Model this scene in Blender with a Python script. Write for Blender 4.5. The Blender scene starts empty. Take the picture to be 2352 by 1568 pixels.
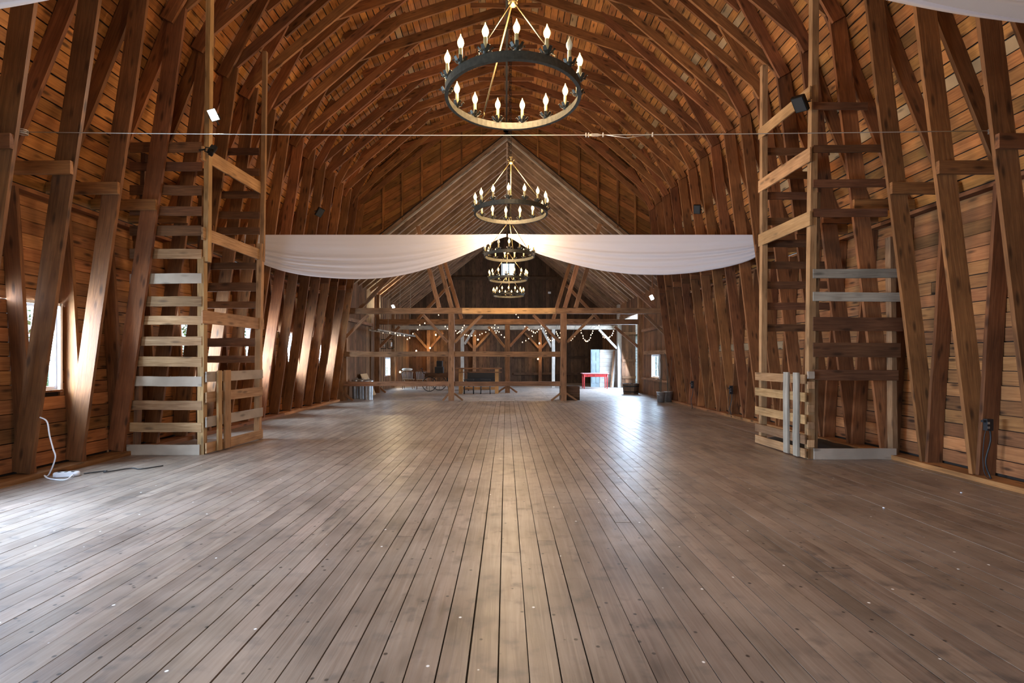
import bpy, math, random
from mathutils import Vector, Matrix
random.seed(7)
C = bpy.context.scene.collection
# ------------------------------------------------------------------ camera, world, light, exposure
F, VX, VY, HC = 1150.0, 1162.0, 823.0, 1.4          # focal length and vanishing point in pixels of 2352 x 1568
cam = bpy.data.cameras.new('camera'); camo = bpy.data.objects.new('camera', cam); C.objects.link(camo)
camo.location = (0, 0, HC); camo.rotation_euler = (math.pi/2, 0, 0)
cam.sensor_width = 36; cam.lens = F/2352*36; cam.shift_x = (1176-VX)/2352; cam.shift_y = (VY-784)/2352
cam.clip_start = .05; cam.clip_end = 300
bpy.context.scene.camera = camo
sc = bpy.context.scene
sc.view_settings.view_transform = 'Standard'; sc.view_settings.look = 'None'
sc.view_settings.exposure = 0.30; sc.view_settings.gamma = 1; sc.view_settings.use_curve_mapping = False
w = bpy.data.worlds.new('sky'); sc.world = w; w.use_nodes = True
bg = w.node_tree.nodes['Background']; bg.inputs[0].default_value = (.72, .86, 1, 1); bg.inputs[1].default_value = 1.6

def area(name, loc, d, sx, sy, power, col, spread=180):
    l = bpy.data.lights.new(name, 'AREA'); l.shape = 'RECTANGLE'; l.size = sx; l.size_y = sy; l.energy = power; l.color = col
    l.spread = math.radians(spread)
    o = bpy.data.objects.new(name, l); C.objects.link(o); o.location = loc
    o.rotation_euler = Vector(d).to_track_quat('-Z', 'Y').to_euler(); return o
def point(name, loc, power, col, rad=.1, parent=None):
    l = bpy.data.lights.new(name, 'POINT'); l.energy = power; l.color = col; l.shadow_soft_size = rad
    o = bpy.data.objects.new(name, l); C.objects.link(o); o.location = loc
    if parent: o.parent = parent
    return o
DAY = (.58, .76, 1.0)
area('daylight_rear_doorway', (-1.6, -2.7, 2.3), (.12, 1, -.08), 6.5, 4.0, 130, (.70, .84, 1.0))
area('added_side_fill', (-6.15, 3.35, 1.2), (1, .35, -.95), 2.1, 2.1, 950, (.50, .71, 1.0))  # added fill for the left floor, through an unseen gap cut for it
area('daylight_far_doorway', (6.0, 22.4, 1.9), (-1, -.3, -.35), 3.0, 2.6, 760, DAY)
WIN_BAYS = [5.82, 8.62, 10.72, 12.82, 14.92]
for b in WIN_BAYS:
    area('daylight_window', (-6.0, b+.25, 1.62), (1, .3, -.1), .75, 1.15, 300 if b > 6 else 330, (.58, .76, 1.0))
area('daylight_gable_window', (.15, 28.75, 6.5), (0, -1, -.3), .7, .7, 25, DAY)
area('daylight_annex_window_right', (5.8, 18.4, 1.2), (-1, -.2, -.2), .8, .8, 110, DAY)
area('daylight_annex_window_left', (-5.8, 23.2, 1.1), (1, 0, -.2), .8, .8, 130, DAY)

# ------------------------------------------------------------------ helpers
def W(px, py, D): return Vector(((px-VX)*D/F, D, HC+(VY-py)*D/F))
def fx(px, D): return (px-VX)*D/F
def fz(py, D): return HC+(VY-py)*D/F
def tag(o, label=None, cat=None, group=None, kind=None):
    if label: o['label'] = label
    if cat: o['category'] = cat
    if group: o['group'] = group
    if kind: o['kind'] = kind
    return o
def empty(name, loc=(0, 0, 0), rz=0, **k):
    o = bpy.data.objects.new(name, None); C.objects.link(o); o.location = loc; o.rotation_euler = (0, 0, rz)
    o.empty_display_size = .1
    return tag(o, **k)
def pmat(p): return Matrix.Translation(p.location) @ p.rotation_euler.to_matrix().to_4x4() if p else Matrix()
def link(name, me, parent=None, M=None):
    """M is a world matrix; parents are empties or parts whose full matrix is stored"""
    o = bpy.data.objects.new(name, me); C.objects.link(o)
    M = M or Matrix()
    if parent:
        o.parent = parent; M = (WM.get(parent.name) or pmat(parent)).inverted() @ M
    o.matrix_basis = M
    WM[o.name] = ((WM.get(parent.name) or pmat(parent)) @ M) if parent else M.copy()
    return o
WM = {}
CACHE = {}
def box_me(L, a, b, mat, wob=0.0, var=0):
    """box, length L on x, a on y, b on z, cut in a few lengths with slightly uneven edges"""
    L = max(.02, L)
    key = (round(L, 2), round(a, 3), round(b, 3), mat.name, wob, var)
    if key in CACHE: return CACHE[key]
    rnd = random.Random(hash((round(L, 2), round(a, 3), round(b, 3), wob, var)) & 0xffff)
    n = 1 if wob == 0 else 4
    V = []; Fs = []
    for i in range(n+1):
        x = -L/2 + L*i/n
        da, db = (rnd.uniform(-wob, wob), rnd.uniform(-wob, wob)) if 0 < i < n else (0, 0)
        for sy, sz in ((-1, -1), (1, -1), (1, 1), (-1, 1)):
            V.append((x, sy*a/2+da+(rnd.uniform(-wob, wob)*.5 if wob else 0), sz*b/2+db+(rnd.uniform(-wob, wob)*.5 if wob else 0)))
    for i in range(n):
        q = i*4
        for k in range(4):
            k2 = (k+1) % 4; Fs.append((q+k, q+4+k, q+4+k2, q+k2))
    Fs.append((0, 1, 2, 3)); q = n*4; Fs.append((q+3, q+2, q+1, q))
    me = bpy.data.meshes.new('box'); me.from_pydata(V, [], [f[::-1] for f in Fs]); me.materials.append(mat); me.update()
    CACHE[key] = me; return me
def frame(p0, p1, up):
    x = (p1-p0).normalized(); z = up - x*up.dot(x)
    if z.length < 1e-4: z = Vector((0, 1, 0)) if abs(x.y) < .9 else Vector((1, 0, 0)); z = z - x*z.dot(x)
    z.normalize(); y = z.cross(x)
    M = Matrix((x, y, z)).transposed().to_4x4(); M.translation = (p0+p1)/2; return M
def beam(name, p0, p1, a, b, mat, parent=None, up=(0, 0, 1), wob=.003, var=None):
    """a = thickness across up, b = height along up"""
    p0, p1 = Vector(p0), Vector(p1)
    return link(name, box_me((p1-p0).length, a, b, mat, wob, random.randrange(4) if var is None else var), parent, frame(p0, p1, Vector(up)))
class MB:
    def __init__(s): s.V = []; s.F = []; s.S = []
    def add(s, V, Fs, smooth=False):
        n = len(s.V); s.V += [tuple(v) for v in V]; s.F += [tuple(i+n for i in f) for f in Fs]; s.S += [smooth]*len(Fs)
        return s
    def box(s, c, d, M=None):
        x, y, z = (q/2 for q in d); c = Vector(c)
        V = [Vector((i*x, j*y, k*z)) for k in (-1, 1) for j in (-1, 1) for i in (-1, 1)]
        V = [(M @ v if M else v)+c for v in V]
        return s.add(V, [(0, 2, 3, 1), (4, 5, 7, 6), (0, 1, 5, 4), (2, 6, 7, 3), (0, 4, 6, 2), (1, 3, 7, 5)])
    def bar(s, p0, p1, a, b, up=(0, 0, 1)):
        p0, p1 = Vector(p0), Vector(p1); M = frame(p0, p1, Vector(up)); return s.box((p0+p1)/2, ((p1-p0).length, a, b), M.to_3x3())
    def tube(s, pts, r, n=6, cap=True):
        pts = [Vector(p) for p in pts]; rs = r if isinstance(r, (list, tuple)) else [r]*len(pts); V = []; Fs = []
        ref = None
        for i, p in enumerate(pts):
            t = (pts[min(i+1, len(pts)-1)]-pts[max(i-1, 0)]).normalized()
            if ref is None: ref = Vector((0, 0, 1)) if abs(t.z) < .9 else Vector((1, 0, 0))
            u = (ref-t*ref.dot(t)).normalized(); ref = u; v = t.cross(u)
            for k in range(n):
                a = 2*math.pi*k/n; V.append(p+(u*math.cos(a)+v*math.sin(a))*rs[i])
        for i in range(len(pts)-1):
            for k in range(n):
                k2 = (k+1) % n; Fs.append((i*n+k, i*n+k2, (i+1)*n+k2, (i+1)*n+k))
        if cap: Fs.append(tuple(range(n))[::-1]); Fs.append(tuple((len(pts)-1)*n+k for k in range(n)))
        return s.add(V, Fs, True)
    def lathe(s, prof, n=16, c=(0, 0, 0), smooth=True):
        c = Vector(c); V = []; Fs = []
        for r, z in prof:
            for k in range(n):
                a = 2*math.pi*k/n; V.append(c+Vector((r*math.cos(a), r*math.sin(a), z)))
        for i in range(len(prof)-1):
            for k in range(n):
                k2 = (k+1) % n; Fs.append((i*n+k, i*n+k2, (i+1)*n+k2, (i+1)*n+k))
        return s.add(V, Fs, smooth)
    def mesh(s, mat, name='mesh'):
        me = bpy.data.meshes.new(name); me.from_pydata(s.V, [], s.F); me.materials.append(mat)
        me.polygons.foreach_set('use_smooth', s.S); me.update(); return me
    def build(s, name, mat, parent=None, M=None): return link(name, s.mesh(mat, name), parent, M)

# ------------------------------------------------------------------ materials
def newmat(name):
    m = bpy.data.materials.new(name); m.use_nodes = True; nt = m.node_tree
    return m, nt, nt.nodes['Principled BSDF']
def nd(nt, t, **k):
    n = nt.nodes.new(t)
    for a, v in k.items(): setattr(n, a, v)
    return n
def wood(name, cols, rough=.75, vary=.35, hue=.006, knots=.5, gx=.9, gy=16, bump=.25, stain=None, stain_amt=.0, sheen=.3):
    m, nt, p = newmat(name); L = nt.links.new
    tc = nd(nt, 'ShaderNodeTexCoord'); oi = nd(nt, 'ShaderNodeObjectInfo')
    mul = nd(nt, 'ShaderNodeVectorMath', operation='SCALE'); comb = nd(nt, 'ShaderNodeCombineXYZ')
    m1 = nd(nt, 'ShaderNodeMath', operation='MULTIPLY'); m1.inputs[1].default_value = 57.0; L(oi.outputs['Random'], m1.inputs[0])
    for i in range(3): L(m1.outputs[0], comb.inputs[i])
    add = nd(nt, 'ShaderNodeVectorMath', operation='ADD'); L(tc.outputs['Object'], add.inputs[0]); L(comb.outputs[0], add.inputs[1])
    mp = nd(nt, 'ShaderNodeMapping'); mp.inputs['Scale'].default_value = (gx, gy, gy); L(add.outputs[0], mp.inputs[0])
    n1 = nd(nt, 'ShaderNodeTexNoise'); n1.inputs['Scale'].default_value = 2.2; n1.inputs['Detail'].default_value = 5; n1.inputs['Distortion'].default_value = 1.2
    L(mp.outputs[0], n1.inputs[0])
    cr = nd(nt, 'ShaderNodeValToRGB'); el = cr.color_ramp.elements
    el[0].position = .2; el[0].color = (*cols[0], 1); el[1].position = .8; el[1].color = (*cols[-1], 1)
    for i, c in enumerate(cols[1:-1]):
        e = el.new(.2+.6*(i+1)/(len(cols)-1)); e.color = (*c, 1)
    L(n1.outputs[0], cr.inputs[0])
    # broad blotches
    n2 = nd(nt, 'ShaderNodeTexNoise'); n2.inputs['Scale'].default_value = 1.7; n2.inputs['Detail'].default_value = 4; L(add.outputs[0], n2.inputs[0])
    mr = nd(nt, 'ShaderNodeMapRange'); mr.inputs[1].default_value = .3; mr.inputs[2].default_value = .75; mr.inputs[3].default_value = .62; mr.inputs[4].default_value = 1.25
    L(n2.outputs[0], mr.inputs[0])
    # knots
    mp2 = nd(nt, 'ShaderNodeMapping'); mp2.inputs['Scale'].default_value = (2.6, 9, 9); L(add.outputs[0], mp2.inputs[0])
    vo = nd(nt, 'ShaderNodeTexVoronoi'); vo.inputs['Scale'].default_value = 1.0; L(mp2.outputs[0], vo.inputs[0])
    kr = nd(nt, 'ShaderNodeMapRange'); kr.inputs[1].default_value = .10; kr.inputs[2].default_value = .26; kr.inputs[3].default_value = 1-knots; kr.inputs[4].default_value = 1
    L(vo.outputs[0], kr.inputs[0])
    mm = nd(nt, 'ShaderNodeMath', operation='MULTIPLY'); L(mr.outputs[0], mm.inputs[0]); L(kr.outputs[0], mm.inputs[1])
    # per piece value
    vr = nd(nt, 'ShaderNodeMapRange'); vr.inputs[3].default_value = 1-vary; vr.inputs[4].default_value = 1+vary; L(oi.outputs['Random'], vr.inputs[0])
    mm2 = nd(nt, 'ShaderNodeMath', operation='MULTIPLY'); L(mm.outputs[0], mm2.inputs[0]); L(vr.outputs[0], mm2.inputs[1])
    hs = nd(nt, 'ShaderNodeHueSaturation'); L(cr.outputs[0], hs.inputs['Color']); L(mm2.outputs[0], hs.inputs['Value'])
    wn = nd(nt, 'ShaderNodeTexWhiteNoise', noise_dimensions='1D'); L(oi.outputs['Random'], wn.inputs['W'])
    hr = nd(nt, 'ShaderNodeMapRange'); hr.inputs[3].default_value = .5-hue; hr.inputs[4].default_value = .5+hue; L(wn.outputs['Value'], hr.inputs[0]); L(hr.outputs[0], hs.inputs['Hue'])
    out = hs.outputs[0]
    if stain:
        wn2 = nd(nt, 'ShaderNodeMath', operation='GREATER_THAN'); wn2.inputs[1].default_value = 1-stain_amt
        wn3 = nd(nt, 'ShaderNodeTexWhiteNoise', noise_dimensions='1D'); L(m1.outputs[0], wn3.inputs['W']); L(wn3.outputs['Value'], wn2.inputs[0])
        mx = nd(nt, 'ShaderNodeMix', data_type='RGBA'); L(wn2.outputs[0], mx.inputs[0]); L(out, mx.inputs[6])
        hs2 = nd(nt, 'ShaderNodeHueSaturation'); hs2.inputs['Color'].default_value = (*stain, 1); L(mm.outputs[0], hs2.inputs['Value']); L(hs2.outputs[0], mx.inputs[7])
        out = mx.outputs[2]
    L(out, p.inputs['Base Color']); p.inputs['Roughness'].default_value = rough
    p.inputs['Specular IOR Level'].default_value = sheen
    b = nd(nt, 'ShaderNodeBump'); b.inputs['Strength'].default_value = bump; b.inputs['Distance'].default_value = .01
    L(n1.outputs[0], b.inputs['Height']); L(b.outputs[0], p.inputs['Normal'])
    return m
def plain(name, col, rough=.5, metal=0, emit=None, es=0, noise=0, scale=8, spec=.5):
    m, nt, p = newmat(name)
    p.inputs['Base Color'].default_value = (*col, 1); p.inputs['Roughness'].default_value = rough; p.inputs['Metallic'].default_value = metal
    p.inputs['Specular IOR Level'].default_value = spec
    if emit: p.inputs['Emission Color'].default_value = (*emit, 1); p.inputs['Emission Strength'].default_value = es
    if noise:
        tc = nd(nt, 'ShaderNodeTexCoord'); n = nd(nt, 'ShaderNodeTexNoise'); n.inputs['Scale'].default_value = scale; n.inputs['Detail'].default_value = 4
        nt.links.new(tc.outputs['Object'], n.inputs[0]); cr = nd(nt, 'ShaderNodeValToRGB'); e = cr.color_ramp.elements
        e[0].position = .3; e[1].position = .7
        e[0].color = (*[c*(1-noise) for c in col], 1); e[1].color = (*[min(1, c*(1+noise)) for c in col], 1)
        nt.links.new(n.outputs[0], cr.inputs[0]); nt.links.new(cr.outputs[0], p.inputs['Base Color'])
    return m
M = {}
M['rib'] = wood('rib_timber', [(.13, .046, .016), (.21, .080, .027), (.31, .125, .044)], vary=.28, knots=.6)
M['sheath'] = wood('roof_board', [(.20, .072, .017), (.38, .145, .036), (.48, .20, .056)], vary=.32, hue=.006, knots=.7, stain=(.40, .25, .12), stain_amt=.07)
M['wallb'] = wood('wall_board', [(.17, .066, .023), (.31, .128, .044), (.41, .185, .070)], vary=.35, hue=.006, knots=.75, stain=(.30, .20, .11), stain_amt=.06)
M['gable'] = wood('gable_board', [(.13, .048, .013), (.25, .10, .026), (.36, .15, .042)], vary=.3, knots=.6)
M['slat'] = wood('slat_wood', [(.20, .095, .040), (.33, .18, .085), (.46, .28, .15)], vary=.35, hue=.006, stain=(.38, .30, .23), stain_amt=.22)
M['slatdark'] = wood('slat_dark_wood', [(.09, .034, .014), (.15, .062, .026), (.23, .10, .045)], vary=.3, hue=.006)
M['post'] = wood('post_wood', [(.24, .12, .045), (.38, .21, .09), (.50, .30, .14)], vary=.15)
M['frame'] = wood('bent_timber', [(.13, .060, .028), (.24, .12, .06), (.36, .19, .10)], vary=.22, gy=12)
M['newbeam'] = wood('fresh_timber', [(.42, .21, .08), (.56, .31, .13), (.66, .39, .18)], vary=.05, gy=12)
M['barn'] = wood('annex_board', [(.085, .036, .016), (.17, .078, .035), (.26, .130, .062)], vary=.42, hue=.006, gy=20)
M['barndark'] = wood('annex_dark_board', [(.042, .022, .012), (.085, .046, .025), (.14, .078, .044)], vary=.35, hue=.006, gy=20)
M['raft2'] = wood('annex_rafter', [(.17, .10, .060), (.28, .17, .105), (.38, .245, .16)], vary=.25)
M['greyw'] = wood('weathered_wood', [(.22, .18, .14), (.32, .275, .22), (.42, .37, .30)], vary=.15)
M['whitew'] = wood('whitewashed_wood', [(.34, .31, .28), (.44, .41, .37), (.52, .49, .45)], vary=.1, knots=.2)
M['dark'] = plain('dark_underlay', (.020, .012, .008), .95)
M['black'] = plain('black_iron', (.018, .017, .015), .42, .7)
M['iron'] = plain('chandelier_iron', (.055, .050, .036), .5, .4, noise=.3, scale=30)
M['rod'] = plain('brass_rod', (.22, .155, .065), .45, .6)
M['sleeve'] = plain('candle_sleeve', (.50, .38, .17), .5)
M['bulb'] = plain('lit_flame_bulb', (1, .8, .5), .3, emit=(1, .70, .27), es=3.2)
M['bulboff'] = plain('unlit_flame_bulb', (.75, .68, .5), .15)
M['fairy'] = plain('string_bulb', (1, .7, .4), .3, emit=(1, .66, .36), es=6)
M['flood'] = plain('floodlight_glass_lit', (1, 1, 1), .3, emit=(1, .93, .80), es=60)
M['glassdark'] = plain('floodlight_glass_dark', (.03, .035, .04), .15)
M['galv'] = plain('galvanised_steel', (.46, .48, .50), .35, .85, noise=.2, scale=12)
M['red'] = plain('red_paint', (.50, .035, .035), .45, noise=.2, scale=14)
M['bluegrey'] = plain('blue_grey_paint', (.17, .215, .235), .6, noise=.15, scale=6)
M['white'] = plain('white_paint', (.72, .73, .76), .5, noise=.06)
M['plastic'] = plain('white_plastic', (.72, .72, .76), .35)
M['blackp'] = plain('black_plastic', (.012, .012, .014), .5)
M['tarp'] = plain('black_rubber_mat', (.014, .015, .018), .7)
M['wire'] = plain('steel_wire', (.55, .50, .44), .4, .5)
M['ply'] = wood('plywood', [(.42, .27, .14), (.52, .35, .19), (.58, .41, .24)], vary=.08, knots=.1)
M['cushion'] = plain('white_cushion', (.70, .66, .60), .9)
M['bark'] = plain('bark', (.09, .07, .05), .9)
M['leaf'] = plain('foliage', (.13, .26, .06), .7, noise=.5, scale=1.5)
M['grass'] = plain('grass', (.13, .22, .07), .9, noise=.3, scale=.8)
M['siding'] = plain('white_siding', (.75, .78, .82), .6)
# fabric
m, nt, p = newmat('sheer_white_fabric'); p.inputs['Base Color'].default_value = (.62, .585, .62, 1); p.inputs['Roughness'].default_value = .85
p.inputs['Specular IOR Level'].default_value = .1
tl = nd(nt, 'ShaderNodeBsdfTranslucent'); tl.inputs[0].default_value = (.62, .585, .62, 1); ms = nd(nt, 'ShaderNodeMixShader'); ms.inputs[0].default_value = .35
nt.links.new(p.outputs[0], ms.inputs[1]); nt.links.new(tl.outputs[0], ms.inputs[2]); nt.links.new(ms.outputs[0], nt.nodes['Material Output'].inputs[0])
M['fabric'] = m
# window glass: clear, with a faint reflection
m, nt, p = newmat('window_glass'); gl = nd(nt, 'ShaderNodeBsdfGlossy'); gl.inputs['Roughness'].default_value = .03
tr = nd(nt, 'ShaderNodeBsdfTransparent'); tr.inputs[0].default_value = (.93, .96, .95, 1); ms = nd(nt, 'ShaderNodeMixShader'); ms.inputs[0].default_value = .06
nt.links.new(tr.outputs[0], ms.inputs[1]); nt.links.new(gl.outputs[0], ms.inputs[2]); nt.links.new(ms.outputs[0], nt.nodes['Material Output'].inputs[0])
M['glass'] = m
# floor planks: worn wood with nail heads, stains and white specks (world space marks)
def floor_mat(name, cols, rough):
    m = wood(name, cols, rough=rough, vary=.13, hue=.004, knots=.25, gx=.7, gy=14, bump=.12, sheen=.5)
    nt = m.node_tree; L = nt.links.new; p = nt.nodes['Principled BSDF']
    src = p.inputs['Base Color'].links[0].from_socket
    geo = nd(nt, 'ShaderNodeNewGeometry')
    def spots(scale, lo, hi, sx=1, sy=1, rnd=1):
        mp = nd(nt, 'ShaderNodeMapping'); mp.inputs['Scale'].default_value = (sx, sy, 0); L(geo.outputs['Position'], mp.inputs[0])
        v = nd(nt, 'ShaderNodeTexVoronoi'); v.inputs['Scale'].default_value = scale; L(mp.outputs[0], v.inputs[0])
        r = nd(nt, 'ShaderNodeMapRange'); r.inputs[1].default_value = lo; r.inputs[2].default_value = hi; r.inputs[3].default_value = 1; r.inputs[4].default_value = 0
        L(v.outputs['Distance'], r.inputs[0]); return r.outputs[0], v
    def mix(fac, a, col):
        mx = nd(nt, 'ShaderNodeMix', data_type='RGBA'); L(fac, mx.inputs[0]); L(a, mx.inputs[6]); mx.inputs[7].default_value = (*col, 1); return mx.outputs[2]
    # big dark smudges, gated by noise
    nz = nd(nt, 'ShaderNodeTexNoise'); nz.inputs['Scale'].default_value = 7; nz.inputs['Detail'].default_value = 5; L(geo.outputs['Position'], nz.inputs[0])
    r = nd(nt, 'ShaderNodeMapRange'); r.inputs[1].default_value = .55; r.inputs[2].default_value = .72; r.inputs[4].default_value = .8; L(nz.outputs[0], r.inputs[0])
    out = mix(r.outputs[0], src, (.085, .068, .060))
    nz2 = nd(nt, 'ShaderNodeTexNoise'); nz2.inputs['Scale'].default_value = 1.1; nz2.inputs['Detail'].default_value = 3; L(geo.outputs['Position'], nz2.inputs[0])
    r2 = nd(nt, 'ShaderNodeMapRange'); r2.inputs[1].default_value = .42; r2.inputs[2].default_value = .7; r2.inputs[4].default_value = .5; L(nz2.outputs[0], r2.inputs[0])
    out = mix(r2.outputs[0], out, (.34, .27, .22))
    f1, v1 = spots(9.5, .07, .12); g = nd(nt, 'ShaderNodeMath', operation='GREATER_THAN'); g.inputs[1].default_value = .15
    sx = nd(nt, 'ShaderNodeSeparateColor'); L(v1.outputs['Color'], sx.inputs[0]); L(sx.outputs[0], g.inputs[0])
    mu = nd(nt, 'ShaderNodeMath', operation='MULTIPLY'); L(f1, mu.inputs[0]); L(g.outputs[0], mu.inputs[1])
    out = mix(mu.outputs[0], out, (.05, .038, .032))
    f2, v2 = spots(5.5, .035, .055); g2 = nd(nt, 'ShaderNodeMath', operation='GREATER_THAN'); g2.inputs[1].default_value = .25
    s2 = nd(nt, 'ShaderNodeSeparateColor'); L(v2.outputs['Color'], s2.inputs[0]); L(s2.outputs[1], g2.inputs[0])
    mu2 = nd(nt, 'ShaderNodeMath', operation='MULTIPLY'); L(f2, mu2.inputs[0]); L(g2.outputs[0], mu2.inputs[1])
    out = mix(mu2.outputs[0], out, (.85, .83, .80))
    L(out, p.inputs['Base Color'])
    rr = nd(nt, 'ShaderNodeMapRange'); rr.inputs[3].default_value = rough-.12; rr.inputs[4].default_value = rough+.15; L(nz.outputs[0], rr.inputs[0]); L(rr.outputs[0], p.inputs['Roughness'])
    return m
M['floor'] = floor_mat('floor_plank', [(.165, .113, .082), (.232, .170, .130), (.30, .232, .182)], .38)
M['floor2'] = floor_mat('annex_floor_panel', [(.30, .25, .22), (.36, .31, .28), (.42, .37, .34)], .5)

# ------------------------------------------------------------------ section of the barn
YB, YE = -3.0, 16.42                      # rear end, far gable of the main hall
SPACING = .70
FR = [16.32-SPACING*k for k in range(18)]  # frames, far to near (nearest 4.42)
LX = .09                                   # the left side stands a little wider
Q = [(5.93, 3.56), (4.83, 6.45), (4.10, 7.70), (3.22, 8.42), (1.75, 8.95), (0, 9.50)]   # inner face of the roof boards
def wallx(z): return 5.62+.065*z
def strutx(sg, z): return (5.41-.12*z) if sg > 0 else -(5.52-.143*z)
def sX(sg, x): return x if sg > 0 else -(x+LX*min(1, x/3))

# floor
fl = empty('floor', kind='structure')
rnd = random.Random(3)
pw = .138
n0 = -41
for i in range(n0, 42):
    x = i*pw+.035
    if abs(x) > 5.72: continue
    cuts = [1.3]
    y = rnd.uniform(3.2, 7.5); cuts.append(y)
    y = y+rnd.uniform(3.6, 5.5)
    if y < 14.5: cuts.append(y)
    cuts.append(YE+.05)
    for a, b in zip(cuts, cuts[1:]):
        g = rnd.choice((.004, .005, .006, .009))
        beam('plank', (x, a+.002, -.0125+rnd.uniform(-.001, .0012)), (x, b-.002, -.0125+rnd.uniform(-.001, .0012)), pw-g, .025, M['floor'], fl, wob=0)
mb = MB()
for i in range(n0, 42):
    if abs(i*pw+.035) < 5.72: mb.box((i*pw+.035, (YB+1.298)/2, -.0125), (pw-.006, 1.298-YB, .025))
tag(mb.build('rear_planks', M['floor'], fl), kind='stuff')
MB().box((0, (YB+YE)/2, -.06), (12.2, YE-YB, .06)).build('subfloor', M['dark'], fl)
fl2 = empty('floor', kind='structure')
D0, D1 = YE+.05, 28.6
xs = [-5.7, -4.5, -3.3, -2.1, -.9, .3, 1.5, 2.7, 3.9, 5.1, 5.7]
for i in range(len(xs)-1):
    y = D0-rnd.choice((0, 1.2)); 
    while y < D1:
        a, b = max(y, D0), min(y+2.4, D1)
        if b-a > .05: beam('floor_panel', ((xs[i]+xs[i+1])/2, a+.002, -.009), ((xs[i]+xs[i+1])/2, b-.002, -.009), xs[i+1]-xs[i]-.004, .02, M['floor2'], fl2, wob=0)
        y += 2.4
MB().box((0, (D0+D1)/2, -.06), (12.2, D1-D0, .08)).build('subfloor', M['dark'], fl2)

# side walls of the main hall: horizontal boards
WZ0, WZ1 = 1.0, 2.08
def win_ranges(sg): return [(b+.06, b+SPACING-.06+.02) for b in WIN_BAYS] if sg < 0 else []
for sg, nm in ((-1, 'wall_left'), (1, 'wall_right')):
    wl = empty(nm, kind='structure')
    H = .168; zc = .08
    ci = 0
    while zc+H < 3.50:
        z = zc+H/2
        cuts = sorted([4.5 if sg < 0 and z < 2.35 else 3.9, 16.4]+[rnd.uniform(6.6, 13.9) for _ in range(1)]+([rnd.uniform(14.2, 15.5)] if ci % 3 == 0 else []))
        segs = list(zip(cuts, cuts[1:]))
        if sg < 0 and z > WZ0-.02 and z < WZ1+.02:
            out = []
            for a, b in segs:
                cur = a
                for wa, wb in win_ranges(sg):
                    if wa > cur and wa < b: out.append((cur, wa)); cur = wb
                    elif wa <= cur < wb: cur = wb
                if cur < b: out.append((cur, b))
            segs = [s for s in out if s[1]-s[0] > .04]
        for a, b in segs:
            x = sX(sg, wallx(z)+.012) + rnd.uniform(-.002, .002)
            beam('board', (x, a+.002, z), (x, b-.002, z), .024, H-rnd.choice((.006, .009, .014)), M['wallb'], wl, wob=0)
        zc += H; ci += 1
    mb = MB(); z = .08
    while z+H < 3.5:
        ye = 2.2 if sg < 0 and z+H/2 < 2.35 else 3.9; mb.box((sX(sg, wallx(z+H/2)+.012), (YB+ye)/2, z+H/2), (.024, ye-YB, H-.008)); z += H
    tag(mb.build('rear_boards', M['wallb'], wl), kind='stuff')
    # outer skin behind the boards, open at the windows and at the gap added for the side fill
    mb = MB()
    def skin(y0, y1, z0, z1):
        if y1-y0 < .01: return
        V = []
        for (y, z) in ((y0, z0), (y1, z0), (y1, z1), (y0, z1)):
            for o_ in (.03, .07): V.append((sX(sg, wallx(z)+o_), y, z))
        mb.add(V, [(0, 2, 4, 6), (1, 7, 5, 3), (0, 1, 3, 2), (2, 3, 5, 4), (4, 5, 7, 6), (6, 7, 1, 0)])
    ZT = 3.47
    if sg > 0: skin(YB, 16.42, -.05, ZT)
    else:
        skin(4.5, 16.42, -.05, WZ0-.02); skin(4.5, 16.42, WZ1+.03, ZT); skin(YB, 2.2, -.05, ZT); skin(2.2, 4.5, 2.35, ZT); cur = 4.5
        for wa, wb in win_ranges(sg): skin(cur, wa, WZ0-.02, WZ1+.03); cur = wb
        skin(cur, 16.42, WZ0-.02, WZ1+.03)
    mb.build('outer_skin', M['dark'], wl)
    # sill and top plate
    tr = empty('trim_1' if sg < 0 else 'trim_2', kind='structure')
    for a, b in ((-3, 3.5), (3.5, 7.6), (7.6, 12.3), (12.3, 16.4)):
        beam('sill', (sX(sg, 5.48), a, .03), (sX(sg, 5.48), b-.004, .03), .27, .06, M['wallb'], tr)
        beam('top_plate', (sX(sg, 5.76), a, 3.44), (sX(sg, 5.76), b-.004, 3.44), .14, .05, M['rib'], tr)

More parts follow.
